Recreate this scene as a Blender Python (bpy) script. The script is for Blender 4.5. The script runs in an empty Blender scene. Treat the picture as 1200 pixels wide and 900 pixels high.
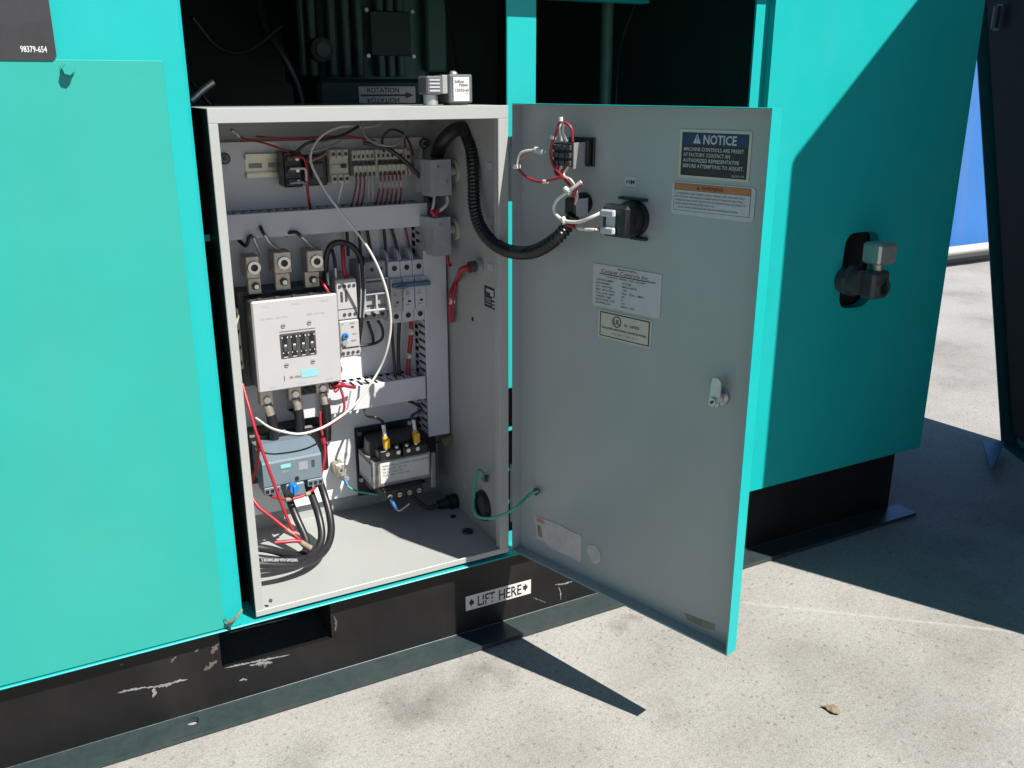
import bpy, bmesh, math, random
from mathutils import Vector, Matrix
random.seed(7)
scene = bpy.context.scene
# ------------------------------------------------------------------ camera
cam_data = bpy.data.cameras.new('camera'); cam = bpy.data.objects.new('camera', cam_data)
scene.collection.objects.link(cam); scene.camera = cam
cam_data.sensor_width = 36.0; cam_data.lens = 32.38859; cam_data.clip_start = 0.02; cam_data.clip_end = 3000
YAW, PITCH = 0.4951, 0.31245
fwd = Vector((math.sin(YAW)*math.cos(PITCH), math.cos(YAW)*math.cos(PITCH), -math.sin(PITCH)))
rgt = Vector((math.cos(YAW), -math.sin(YAW), 0)); upv = rgt.cross(fwd)
cm = Matrix((rgt, upv, -fwd)).transposed().to_4x4(); cm.translation = (-0.21569, -1.1346, 0.83464)
cam.matrix_world = cm
# ------------------------------------------------------------------ sky and sun
AZ, EL = math.radians(63.5), math.radians(50.2)          # azimuth from +x towards -y
sdir = Vector((math.cos(EL)*math.cos(AZ), -math.cos(EL)*math.sin(AZ), math.sin(EL)))
world = bpy.data.worlds.new('World'); scene.world = world; world.use_nodes = True
nt = world.node_tree; bg = nt.nodes['Background']
sky = nt.nodes.new('ShaderNodeTexSky'); sky.sky_type = 'NISHITA'; sky.sun_disc = False
sky.sun_elevation = EL; sky.sun_rotation = math.atan2(sdir.x, sdir.y)
sky.air_density = 0.75; sky.dust_density = 0.2; sky.ozone_density = 1.0
nt.links.new(sky.outputs[0], bg.inputs[0]); bg.inputs[1].default_value = 0.05
sl = bpy.data.lights.new('sun', 'SUN'); sl.energy = 5.0; sl.angle = math.radians(0.32); sl.color = (1.0, .955, .88)
sun = bpy.data.objects.new('sun', sl); scene.collection.objects.link(sun)
sun.rotation_euler = (-sdir).to_track_quat('-Z', 'Y').to_euler(); sun.location = sdir*10
vs = scene.view_settings
vs.view_transform = 'Standard'; vs.look = 'None'; vs.exposure = 0.86; vs.gamma = 1.0; vs.use_curve_mapping = False
# ------------------------------------------------------------------ helpers
COL = scene.collection
I4 = Matrix.Identity(4)
def frame(o, ex, ey):
    ex, ey = Vector(ex).normalized(), Vector(ey).normalized(); n = ex.cross(ey)
    m = Matrix((ex, ey, n)).transposed().to_4x4(); m.translation = Vector(o); return m
def smooth_path(pts, k=6):
    P = [Vector(a) for a in pts]
    if len(P) < 3: return P
    Q = [P[0]*2-P[1]] + P + [P[-1]*2-P[-2]]; out = []
    for i in range(1, len(Q)-2):
        a, b, c, d = Q[i-1], Q[i], Q[i+1], Q[i+2]
        for j in range(k):
            t = j/k
            out.append(.5*((2*b)+(c-a)*t+(2*a-5*b+4*c-d)*t*t+(3*b-a-3*c+d)*t**3))
    out.append(P[-1]); return out
class MB:
    def __init__(s, F=None): s.v=[]; s.f=[]; s.m=[]; s.sm=[]; s.mats=[]; s.F=F
    def mi(s, mat):
        if mat not in s.mats: s.mats.append(mat)
        return s.mats.index(mat)
    def add(s, vs_, fs, mat, smooth=False, F=None):
        F = F or s.F; n = len(s.v); k = s.mi(mat)
        for a in vs_:
            a = Vector(a); s.v.append(F @ a if F else a)
        for q in fs: s.f.append([n+i for i in q]); s.m.append(k); s.sm.append(smooth)
        return s
    def box(s, x0, x1, y0, y1, z0, z1, mat, b=0.0, F=None):
        if x0 > x1: x0, x1 = x1, x0
        if y0 > y1: y0, y1 = y1, y0
        if z0 > z1: z0, z1 = z1, z0
        b = min(b, (x1-x0)*.45, (y1-y0)*.45, (z1-z0)*.45)
        if b <= 0:
            vv = [(x,y,z) for z in (z0,z1) for y in (y0,y1) for x in (x0,x1)]
            return s.add(vv, [(0,2,3,1),(4,5,7,6),(0,1,5,4),(2,6,7,3),(0,4,6,2),(1,3,7,5)], mat, F=F)
        vv = []; idx = {}
        for sx in (0,1):
            for sy in (0,1):
                for sz in (0,1):
                    X=(x0,x1)[sx]; Y=(y0,y1)[sy]; Z=(z0,z1)[sz]
                    xi=X+(b if sx==0 else -b); yi=Y+(b if sy==0 else -b); zi=Z+(b if sz==0 else -b)
                    idx[sx,sy,sz]=len(vv); vv += [(X,yi,zi),(xi,Y,zi),(xi,yi,Z)]
        fs=[]
        ring=[(0,0),(1,0),(1,1),(0,1)]
        for k in (0,1):
            fs.append([idx[k,a,c] for a,c in ring]); fs.append([idx[a,k,c]+1 for a,c in ring]); fs.append([idx[a,c,k]+2 for a,c in ring])
        for a in (0,1):
            for c in (0,1):
                fs.append([idx[a,c,0],idx[a,c,1],idx[a,c,1]+1,idx[a,c,0]+1])
                fs.append([idx[a,0,c],idx[a,1,c],idx[a,1,c]+2,idx[a,0,c]+2])
                fs.append([idx[0,a,c]+1,idx[1,a,c]+1,idx[1,a,c]+2,idx[0,a,c]+2])
        for i in idx.values(): fs.append([i,i+1,i+2])
        return s.add(vv, fs, mat, F=F)
    def cyl(s, p0, p1, r, mat, r1=None, seg=16, smooth=True, F=None, hole=0):
        p0, p1 = Vector(p0), Vector(p1); r1 = r if r1 is None else r1
        d = (p1-p0).normalized(); a = d.orthogonal().normalized(); c = d.cross(a)
        A=[p0+(a*math.cos(t)+c*math.sin(t))*r for t in [2*math.pi*i/seg for i in range(seg)]]
        B=[p1+(a*math.cos(t)+c*math.sin(t))*r1 for t in [2*math.pi*i/seg for i in range(seg)]]
        side=[(i,(i+1)%seg,seg+(i+1)%seg,seg+i) for i in range(seg)]
        if not hole:
            s.add(A+B, side, mat, smooth, F); s.add(A, [list(range(seg))], mat, False, F); s.add(B, [list(range(seg))], mat, False, F)
        else:
            h0=[p0+(q-p0)*(hole/r) for q in A]; h1=[p1+(q-p1)*(hole/r1) for q in B]
            s.add(A+B, side, mat, smooth, F); s.add(h0+h1, side, mat, smooth, F)
            s.add(A+h0, side, mat, False, F); s.add(B+h1, side, mat, False, F)
        return s
    def tube(s, pts, r, mat, seg=8, k=6, rib=0, step=.0026, F=None):
        P = smooth_path(pts, k)
        if rib:
            L=[0]
            for i in range(1,len(P)): L.append(L[-1]+(P[i]-P[i-1]).length)
            n=int(L[-1]/step); Q=[]; j=0
            for i in range(n+1):
                t=L[-1]*i/n
                while j<len(L)-2 and L[j+1]<t: j+=1
                Q.append(P[j].lerp(P[j+1],(t-L[j])/max(1e-9,L[j+1]-L[j])))
            P=Q
        n=len(P); vv=[]; prev=None
        for i,q in enumerate(P):
            d=(P[min(i+1,n-1)]-P[max(i-1,0)]).normalized()
            if prev is None: a=d.orthogonal().normalized()
            else:
                a=prev-d*prev.dot(d); a.normalize()
            prev=a; c=d.cross(a)
            rr=r(i/(n-1)) if callable(r) else r
            if rib: rr*= 1+(rib if (i//2)%2 else -rib)
            vv+=[q+(a*math.cos(t)+c*math.sin(t))*rr for t in [2*math.pi*e/seg for e in range(seg)]]
        fs=[(i*seg+e,i*seg+(e+1)%seg,(i+1)*seg+(e+1)%seg,(i+1)*seg+e) for i in range(n-1) for e in range(seg)]
        s.add(vv,fs,mat,True,F); s.add(vv[:seg],[list(range(seg))],mat,False,F); s.add(vv[-seg:],[list(range(seg))],mat,False,F)
        return s
    def prism(s, poly, h0, h1, mat, F=None):
        n=len(poly); vv=[(a,b,h0) for a,b in poly]+[(a,b,h1) for a,b in poly]
        return s.add(vv,[list(range(n)),list(range(n,2*n))]+[(i,(i+1)%n,n+(i+1)%n,n+i) for i in range(n)],mat,False,F)
    def sphere(s, c, r, mat, F=None, sc=(1,1,1), seg=12, rings=7):
        c=Vector(c); vv=[]
        for i in range(rings+1):
            t=math.pi*i/rings
            for j in range(seg):
                a=2*math.pi*j/seg; vv.append((c.x+r*sc[0]*math.sin(t)*math.cos(a),c.y+r*sc[1]*math.sin(t)*math.sin(a),c.z+r*sc[2]*math.cos(t)))
        return s.add(vv,[(i*seg+j,i*seg+(j+1)%seg,(i+1)*seg+(j+1)%seg,(i+1)*seg+j) for i in range(rings) for j in range(seg)],mat,True,F)
    def text(s, txt, u, v, size, mat, n=0.0, F=None, width=None, align='LEFT', bold=0.0, flip=False, shear=0):
        c = bpy.data.curves.new('lettering','FONT'); c.body = txt; c.size = 1.0; c.resolution_u = 2; c.align_x = align; c.offset = bold; c.shear = shear
        o = bpy.data.objects.new('lettering', c); me = bpy.data.meshes.new_from_object(o)
        if len(me.vertices):
            xs=[a.co.x for a in me.vertices]; w=max(xs)-min(xs); kx = (width/w) if width else size
            vv=[(u+a.co.x*kx, v+a.co.y*size*(-1 if flip else 1), n) for a in me.vertices]
            s.add(vv,[list(q.vertices) for q in me.polygons],mat,False,F)
        bpy.data.objects.remove(o); bpy.data.curves.remove(c); bpy.data.meshes.remove(me)
        return s
    def bounds(s):
        xs=[a.x for a in s.v]; ys=[a.y for a in s.v]; zs=[a.z for a in s.v]
        return min(xs),max(xs),min(ys),max(ys),min(zs),max(zs)
    def build(s, name, origin, parent=None, fix=True):
        me=bpy.data.meshes.new(name); o=Vector(origin)
        me.from_pydata([tuple(a-o) for a in s.v],[],s.f)
        for m in s.mats: me.materials.append(m)
        me.polygons.foreach_set('material_index',s.m); me.polygons.foreach_set('use_smooth',s.sm)
        if fix:
            bm=bmesh.new(); bm.from_mesh(me); bmesh.ops.recalc_face_normals(bm,faces=bm.faces); bm.to_mesh(me); bm.free()
        me.update(); ob=bpy.data.objects.new(name,me); COL.objects.link(ob)
        if parent: ob.parent=parent
        else: ob.location=o
        return ob
def tag(o, label=None, cat=None, group=None, kind=None):
    if label: o['label']=label
    if cat: o['category']=cat
    if group: o['group']=group
    if kind: o['kind']=kind
    return o
def thing(name, label, cat, parts, group=None):
    """parts: one MB, or a list of (name, MB[, subparts[, label]])"""
    if isinstance(parts, MB):
        b=parts.bounds(); o=parts.build(name,((b[0]+b[1])/2,(b[2]+b[3])/2,b[4])); return tag(o,label,cat,group)
    B=[e[1].bounds() for e in parts]
    org=((min(b[0] for b in B)+max(b[1] for b in B))/2,(min(b[2] for b in B)+max(b[3] for b in B))/2,min(b[4] for b in B))
    root=bpy.data.objects.new(name,None); COL.objects.link(root); root.location=org; root.empty_display_size=.02
    tag(root,label,cat,group)
    for e in parts:
        b=e[1].bounds(); pl=Vector(((b[0]+b[1])/2,(b[2]+b[3])/2,b[4]))
        po=e[1].build(e[0],pl,root); po.location=pl-Vector(org)
        if len(e)>3 and e[3]: po['label']=e[3]
        for sp in (e[2] if len(e)>2 and e[2] else []):
            b=sp[1].bounds(); sl_=Vector(((b[0]+b[1])/2,(b[2]+b[3])/2,b[4]))
            so=sp[1].build(sp[0],sl_,po); so.location=sl_-pl
            if len(sp)>2: so['label']=sp[2]
    return root
# ------------------------------------------------------------------ materials
KA=.70
def mat(name, col, rough=.5, metal=0.0, var=0.0, vscale=30, bump=0.0, bscale=400, coat=0.0, col2=None, spec=.5, grime=0.0):
    if metal<.5: col=tuple(c*KA for c in col); col2=tuple(c*KA for c in col2) if col2 else None
    m=bpy.data.materials.new(name); m.use_nodes=True; N=m.node_tree.nodes; L=m.node_tree.links
    b=N['Principled BSDF']; b.inputs['Roughness'].default_value=rough; b.inputs['Metallic'].default_value=metal
    b.inputs['Base Color'].default_value=(*col,1); b.inputs['Specular IOR Level'].default_value=spec
    b.inputs['Coat Weight'].default_value=coat; b.inputs['Coat Roughness'].default_value=.15
    tc=N.new('ShaderNodeTexCoord')
    if var or col2:
        nz=N.new('ShaderNodeTexNoise'); nz.inputs['Scale'].default_value=vscale; nz.inputs['Detail'].default_value=6; nz.inputs['Roughness'].default_value=.6
        L.new(tc.outputs['Object'],nz.inputs['Vector'])
        rp=N.new('ShaderNodeValToRGB'); rp.color_ramp.elements[0].position=.3; rp.color_ramp.elements[1].position=.7
        c2=col2 or tuple(c*(1-var) for c in col)
        rp.color_ramp.elements[0].color=(*c2,1); rp.color_ramp.elements[1].color=(*(min(1,c*(1+var*.5)) for c in col),1)
        L.new(nz.outputs['Fac'],rp.inputs[0]); L.new(rp.outputs[0],b.inputs['Base Color'])
        mr=N.new('ShaderNodeMapRange'); mr.inputs['To Min'].default_value=max(0,rough-.08); mr.inputs['To Max'].default_value=min(1,rough+.1)
        L.new(nz.outputs['Fac'],mr.inputs['Value']); L.new(mr.outputs[0],b.inputs['Roughness'])
    if grime:
        src=b.inputs['Base Color'].links[0].from_socket if b.inputs['Base Color'].links else None
        fac=None
        for (sc,lo,hi,amt) in (((9,9,1.3),.52,.78,.55),((2.5,2.5,30),.68,.80,.3),((60,60,4),.70,.74,.6),((5,5,5),.5,.8,.5)):
            mp=N.new('ShaderNodeMapping'); mp.inputs['Scale'].default_value=sc; mp.inputs['Rotation'].default_value=(.0,.12*sc[0]/9,.0); L.new(tc.outputs['Object'],mp.inputs['Vector'])
            g=N.new('ShaderNodeTexNoise'); g.inputs['Scale'].default_value=1; g.inputs['Detail'].default_value=5; L.new(mp.outputs[0],g.inputs['Vector'])
            r=N.new('ShaderNodeMapRange'); r.inputs['From Min'].default_value=lo; r.inputs['From Max'].default_value=hi; r.inputs['To Max'].default_value=grime*amt; L.new(g.outputs['Fac'],r.inputs['Value'])
            if fac is None: fac=r.outputs[0]
            else:
                ad=N.new('ShaderNodeMath'); ad.operation='ADD'; ad.use_clamp=True; L.new(fac,ad.inputs[0]); L.new(r.outputs[0],ad.inputs[1]); fac=ad.outputs[0]
        mx=N.new('ShaderNodeMix'); mx.data_type='RGBA'; L.new(fac,mx.inputs[0])
        if src: L.new(src,mx.inputs[6])
        else: mx.inputs[6].default_value=(*col,1)
        lum=sum(col)/3; mx.inputs[7].default_value=(lum*.75+.05,lum*.72+.045,lum*.62+.035,1)
        L.new(mx.outputs[2],b.inputs['Base Color'])
    if bump:
        nb=N.new('ShaderNodeTexNoise'); nb.inputs['Scale'].default_value=bscale; nb.inputs['Detail'].default_value=3
        L.new(tc.outputs['Object'],nb.inputs['Vector'])
        bp=N.new('ShaderNodeBump'); bp.inputs['Strength'].default_value=bump; bp.inputs['Distance'].default_value=.0006
        L.new(nb.outputs['Fac'],bp.inputs['Height']); L.new(bp.outputs[0],b.inputs['Normal'])
    return m
TEAL=(.009,.50,.495)
M={}
M['teal']=mat('teal_paint',TEAL,.40,var=.05,vscale=6,bump=.12,bscale=260,coat=.06,spec=.32,grime=0.09)
M['teal_old']=mat('faded_teal_paint',(.032,.435,.375),.5,var=.05,vscale=5,bump=.12,bscale=260,spec=.3,grime=0.08)
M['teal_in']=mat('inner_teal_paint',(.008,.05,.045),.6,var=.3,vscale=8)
M['foam']=mat('black_foam',(.012,.012,.014),.95,bump=.8,bscale=90)
M['black_paint']=mat('black_skid_paint',(.011,.010,.011),.45,var=.35,vscale=14,bump=.25,bscale=120,grime=.3,spec=.3)
M['grey']=mat('light_grey_powder_coat',(.465,.485,.475),.42,var=.04,vscale=9,bump=.10,bscale=700,grime=0.22)
M['door_grey']=mat('door_grey_powder_coat',(.42,.465,.475),.30,var=.05,vscale=5,bump=.10,bscale=700,grime=0.22)
M['white_plate']=mat('white_plate_paint',(.90,.91,.94),.4,var=.03,vscale=12,grime=0.2)
M['duct']=mat('light_grey_pvc',(.74,.74,.79),.45,var=.03,vscale=15,grime=0.2)
M['white']=mat('white_plastic',(.545,.535,.545),.4,var=.03,vscale=30,grime=0.16)
M['beige']=mat('beige_plastic',(.62,.60,.50),.45,var=.05,vscale=40,grime=0.25)
M['grey_pl']=mat('grey_plastic',(.36,.37,.39),.45,var=.06,vscale=40)
M['dgrey']=mat('dark_grey_plastic',(.075,.075,.08),.45,var=.15,vscale=40)
M['black']=mat('black_plastic',(.012,.012,.013),.4)
M['rubber']=mat('black_cable_sheath',(.022,.022,.026),.38,var=.3,vscale=40)
M['conduit']=mat('black_conduit_plastic',(.006,.006,.007),.28)
M['bluegrey']=mat('blue_grey_plastic',(.17,.235,.285),.42,var=.06,vscale=40,grime=0.25)
M['blue']=mat('blue_plastic',(.015,.22,.66),.35)
M['sky_blue']=mat('slate_blue_plastic_and_sky_tint',(.07,.20,.30),.4)
M['cyan']=mat('cyan_print',(.30,.66,.72),.5)
M['steel']=mat('zinc_steel',(.62,.62,.60),.28,1.0,var=.15,vscale=60)
M['brass']=mat('tarnished_lug_metal',(.48,.43,.36),.42,.75,var=.25,vscale=120)
M['alu']=mat('dull_aluminium',(.50,.50,.49),.38,.7,var=.1,vscale=60)
M['sheet']=mat('galvanised_sheet',(.60,.63,.67),.35,.35,var=.12,vscale=40)
M['rail']=mat('passivated_rail_steel',(.55,.52,.40),.35,.6,var=.1,vscale=50)
M['red']=mat('red_insulation',(.42,.018,.035),.4,var=.1,vscale=60)
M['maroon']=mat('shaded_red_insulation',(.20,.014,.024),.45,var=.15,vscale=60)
M['shadewhite']=mat('shaded_white_insulation',(.48,.45,.42),.5,var=.15,vscale=60)  # white insulation with the upper cabinet's shade put into its colour
M['wwire']=mat('white_insulation',(.80,.77,.72),.42,var=.05,vscale=60)
M['green']=mat('green_insulation',(.06,.42,.30),.4)
M['bluewire']=mat('blue_crimp',(.05,.18,.42),.4)
M['yellow']=mat('yellow_fuse_plastic',(.80,.48,.015),.4)
M['iron']=mat('laminated_core_iron',(.42,.40,.39),.55,.3,var=.4,vscale=90)
M['label']=mat('white_label_paper',(.74,.74,.72),.5,var=.04,vscale=40)
M['label_sh']=mat('silver_grey_label_film',(.58,.60,.64),.4,var=.04,vscale=30)
M['cream']=mat('cream_label_film',(.62,.60,.52),.45,var=.04,vscale=30)
M['ink']=mat('black_ink',(.02,.02,.022),.6)
M['fadeink']=mat('grey_ink',(.10,.10,.11),.6)
M['navy']=mat('navy_print',(.012,.025,.11),.4)
M['orange']=mat('faded_orange_print',(.48,.20,.07),.5,var=.1,vscale=60)
M['redink']=mat('dark_red_print',(.20,.03,.04),.6)
M['pinkink']=mat('faded_red_print',(.55,.25,.24),.6)
M['sand']=mat('old_tape_residue',(.30,.28,.20),.7,var=.4,vscale=60)
M['torn']=mat('torn_paper',(.62,.60,.60),.8,var=.18,vscale=60)
M['rust']=mat('oxidised_tag',(.17,.14,.05),.7,var=.4,vscale=60)
M['wall_blue']=mat('blue_wall_paint',(.035,.20,.60),.6,var=.06,vscale=3,bump=.3,bscale=30,grime=0.25)
M['pipe']=mat('white_pipe_paint',(.70,.70,.68),.45,var=.15,vscale=5,grime=0.5)
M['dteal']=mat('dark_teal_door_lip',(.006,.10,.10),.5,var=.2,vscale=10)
M['primer']=mat('worn_primer',(.13,.12,.11),.7,var=.4,vscale=80)
M['leafm']=mat('dry_leaf',(.33,.25,.17),.7,var=.3,vscale=90)
M['bare']=mat('chipped_primer',(.30,.31,.30),.6,var=.3,vscale=70)
M['black_print']=mat('black_label_film',(.05,.05,.055),.35,var=.25,vscale=20)
def concrete():
    m=bpy.data.materials.new('concrete'); m.use_nodes=True; N=m.node_tree.nodes; L=m.node_tree.links; b=N['Principled BSDF']
    b.inputs['Roughness'].default_value=.88; b.inputs['Specular IOR Level'].default_value=.25
    tc=N.new('ShaderNodeTexCoord')
    def noise(sc,det=4,ro=.6):
        n=N.new('ShaderNodeTexNoise'); n.inputs['Scale'].default_value=sc; n.inputs['Detail'].default_value=det; n.inputs['Roughness'].default_value=ro
        L.new(tc.outputs['Object'],n.inputs['Vector']); return n
    def ramp(src,stops):
        r=N.new('ShaderNodeValToRGB'); e=r.color_ramp.elements
        while len(e)<len(stops): e.new(.5)
        for k,(ps,c) in enumerate(stops): e[k].position=ps; e[k].color=(*c,1)
        L.new(src,r.inputs[0]); return r
    def mix(a,bb,fac,mode='MULTIPLY'):
        x=N.new('ShaderNodeMix'); x.data_type='RGBA'; x.blend_type=mode
        L.new(a,x.inputs[6]); L.new(bb,x.inputs[7])
        if isinstance(fac,float): x.inputs[0].default_value=fac
        else: L.new(fac,x.inputs[0])
        return x.outputs[2]
    base=ramp(noise(3.2,9,.62).outputs['Fac'],[(.30,(.222,.210,.198)),(.46,(.300,.288,.272)),(.60,(.330,.318,.302)),(.75,(.362,.350,.335))]).outputs[0]
    fine=ramp(noise(420,5,.8).outputs['Fac'],[(.34,(.60,.59,.58)),(.5,(.97,.97,.97)),(.66,(1.22,1.21,1.20))]).outputs[0]
    c=mix(base,fine,.95)
    mid=ramp(noise(120,4,.7).outputs['Fac'],[(.36,(.84,.83,.82)),(.55,(1.02,1.02,1.02))]).outputs[0]; c=mix(c,mid,.8)
    vo=N.new('ShaderNodeTexVoronoi'); vo.inputs['Scale'].default_value=260; L.new(tc.outputs['Object'],vo.inputs['Vector'])
    sp=ramp(vo.outputs['Color'],[(.0,(.35,.33,.31)),(.10,(.55,.52,.5)),(.14,(1,1,1)),(.93,(1,1,1)),(.97,(1.25,1.24,1.2))]).outputs[0]
    c=mix(c,sp,.55)
    # dried oil marks and damp smudges with their own places
    sx=N.new('ShaderNodeSeparateXYZ'); wn=noise(16,4); wm=N.new('ShaderNodeMix'); wm.data_type='RGBA'; wm.blend_type='LINEAR_LIGHT'; wm.inputs[0].default_value=.06
    L.new(tc.outputs['Object'],wm.inputs[6]); L.new(wn.outputs['Color'],wm.inputs[7])
    for (px,py,r,dk) in STAINS:
        vm=N.new('ShaderNodeVectorMath'); vm.operation='DISTANCE'; vm.inputs[1].default_value=(px,py,0); L.new(wm.outputs[2],vm.inputs[0])
        r_=ramp(vm.outputs['Value'],[(0,(dk,dk*.98,dk*.96)),(r*.5,((dk+1)/2,)*3),(r,(1,1,1))]).outputs[0]; c=mix(c,r_,1.0)
    # pale drag scratches
    for (a,bq,wd) in SCRATCH:
        dx,dy=bq[0]-a[0],bq[1]-a[1]; ln=math.hypot(dx,dy); ux,uy=dx/ln,dy/ln
        dt=N.new('ShaderNodeVectorMath'); dt.operation='DOT_PRODUCT'; dt.inputs[1].default_value=(-uy,ux,0); L.new(tc.outputs['Object'],dt.inputs[0])
        sb=N.new('ShaderNodeMath'); sb.operation='SUBTRACT'; sb.inputs[1].default_value=-uy*a[0]+ux*a[1]; L.new(dt.outputs['Value'],sb.inputs[0])
        ab=N.new('ShaderNodeMath'); ab.operation='ABSOLUTE'; L.new(sb.outputs[0],ab.inputs[0])
        f1=N.new('ShaderNodeMapRange'); f1.inputs['From Min'].default_value=wd; f1.inputs['From Max'].default_value=0; L.new(ab.outputs[0],f1.inputs['Value'])
        du=N.new('ShaderNodeVectorMath'); du.operation='DOT_PRODUCT'; du.inputs[1].default_value=(ux,uy,0); L.new(tc.outputs['Object'],du.inputs[0])
        s2=N.new('ShaderNodeMath'); s2.operation='SUBTRACT'; s2.inputs[1].default_value=ux*a[0]+uy*a[1]; L.new(du.outputs['Value'],s2.inputs[0])
        g1=N.new('ShaderNodeMath'); g1.operation='GREATER_THAN'; g1.inputs[1].default_value=0; L.new(s2.outputs[0],g1.inputs[0])
        g2=N.new('ShaderNodeMath'); g2.operation='LESS_THAN'; g2.inputs[1].default_value=ln; L.new(s2.outputs[0],g2.inputs[0])
        m1=N.new('ShaderNodeMath'); m1.operation='MULTIPLY'; L.new(g1.outputs[0],m1.inputs[0]); L.new(g2.outputs[0],m1.inputs[1])
        m2=N.new('ShaderNodeMath'); m2.operation='MULTIPLY'; L.new(m1.outputs[0],m2.inputs[0]); L.new(f1.outputs[0],m2.inputs[1])
        m3=N.new('ShaderNodeMath'); m3.operation='MULTIPLY'; L.new(m2.outputs[0],m3.inputs[0]); L.new(noise(60,3).outputs['Fac'],m3.inputs[1])
        cc=N.new('ShaderNodeRGB'); cc.outputs[0].default_value=(.42,.405,.38,1); c=mix(c,cc.outputs[0],m3.outputs[0],'MIX')
    L.new(c,b.inputs['Base Color'])
    bp=N.new('ShaderNodeBump'); bp.inputs['Strength'].default_value=.55; bp.inputs['Distance'].default_value=.0016
    hn=noise(230,5,.7); L.new(hn.outputs['Fac'],bp.inputs['Height'])
    bp2=N.new('ShaderNodeBump'); bp2.inputs['Strength'].default_value=.3; bp2.inputs['Distance'].default_value=.006
    L.new(noise(22,4).outputs['Fac'],bp2.inputs['Height']); L.new(bp.outputs[0],bp2.inputs['Normal']); L.new(bp2.outputs[0],b.inputs['Normal'])
    return m
STAINS=[(0.2104, -0.0866)+(.075,.60),(0.1638, -0.1046)+(.05,.72),(0.3112, -0.0835)+(.06,.62),(0.5767, -0.0645)+(.03,.60),(0.7855, -0.3633)+(.15,.80),(0.8182, -0.509)+(.13,.78),(0.3029, -0.2688)+(.10,.85),(0.5522, -0.3846)+(.10,.86),(1.2927, -0.1567)+(.10,.70),(0.4955, -0.2732)+(.05,.82),(0.011, -0.1295)+(.06,.72),(0.7604, -0.2514)+(.08,.86),(2.3978, 0.6948)+(.3,.85)]
SCRATCH=[((0.7825, -0.11),(1.2126, -0.4747),.006)]
M['concrete']=concrete()
# flange paint: dark greenish, scuffed to bare metal
M['flange']=mat('scuffed_flange_paint',(.058,.088,.094),.34,.25,col2=(.040,.064,.070),vscale=60,bump=.4,bscale=150,grime=.35)
# ================================================================== setting
g=MB(); g.add([(-60,-60,0),(90,-60,0),(90,60,0),(-60,60,0)],[(0,1,2,3)],M['concrete'])
tag(g.build('ground',(0,0,0)),kind='structure')
W,H,Z0=0.3904,0.66565,0.14464            # cabinet width, height, height of its underside
# ------------------------------------------------------------------ generator set
P=[]
PB=0.1396               # lower edge of the side panels
XR=1.3357; XL=-1.6; ZT=1.42
xe=-0.0173; xs=-0.043; zs=0.8618
lp=MB(); lp.box(XL,xe-.004,0,.0022,PB,ZT,M['teal'])
lp.prism([(xe-.004,0),(xe,.0035),(xe,.03),(xe-.0022,.03),(xe-.0022,.005),(xe-.004,.0022)],PB,ZT,M['teal'])
P.append(('left_panel',lp))
ap=MB(); ap.box(XL,xs,-.0022,-.0002,PB+.0015,zs,M['teal_old'],.0008)
FF=frame((0,0,0),(1,0,0),(0,0,1))
bx,bz=-0.1401,0.8513
bo=MB(); bo.cyl((bx,-.0024,bz),(bx,-.0042,bz),.0075,M['teal_old'],.007,16); bo.cyl((bx,-.0042,bz),(bx,-.0125,bz),.0062,M['teal_old'],.0056,6,False)
P.append(('access_panel',ap,[('bolt',bo)],'duller teal sheet bolted over the left panel'))
lb=MB(); lx,lz=-0.1487,0.8606
lb.prism([(lx-.5,lz),(lx-.004,lz),(lx,lz+.004),(lx,lz+.35),(lx-.5,lz+.35)],.0024,.0036,M['black_print'],FF)
lb.text('98379-654',-0.1819,0.8685,.0085,M['label'],.0040,FF,width=-0.1573--0.1821,bold=.02)
P.append(('label_plate',lb,None,'dark decal with a part number in its corner'))
# post between the two openings, jamb and right panel
yp=.036
x0,x1=0.4086,0.4545
po=MB(); po.box(x0,x1,yp,yp+.004,PB-.006,ZT,M['teal'],.001); po.box(x1-.004,x1,yp+.0042,yp+.05,PB-.006,ZT,M['teal']); P.append(('post',po))
jx0,jx1=0.8264,0.844
jb=MB(); jb.box(jx0,jx1+.03,.014,.018,PB,ZT,M['teal']); P.append(('jamb',jb))
rx=0.8512
# right panel with the slotted hole for the valve
hx0,hx1,hz0,hz1=1.0563,1.1403,0.4572,0.5919
rp=MB(); c=.008
hole=[(a[0],a[2]) for a in ((1.0578, 0.0, 0.4727),(1.0624, 0.0, 0.4637),(1.073, 0.0, 0.4571),(1.1109, 0.0, 0.4552),(1.1295, 0.0, 0.4619),(1.1382, 0.0, 0.4752),(1.1415, 0.0, 0.5141),(1.1411, 0.0, 0.5604),(1.1403, 0.0, 0.5772),(1.1309, 0.0, 0.5878),(1.1122, 0.0, 0.5906),(1.0762, 0.0, 0.591),(1.0626, 0.0, 0.5845),(1.057, 0.0, 0.5671),(1.0556, 0.0, 0.522))]
hole=[(v_.x,v_.y) for v_ in smooth_path([(a,b,0) for a,b in hole+hole[:1]],4)[:-1]]
rp.box(rx,hx0-.02,0,.0022,PB,ZT,M['teal']); rp.box(hx1+.02,XR,0,.0022,PB,ZT,M['teal'])
rp.box(hx0-.02,hx1+.02,0,.0022,PB,hz0-.02,M['teal']); rp.box(hx0-.02,hx1+.02,0,.0022,hz1+.02,ZT,M['teal'])
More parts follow.
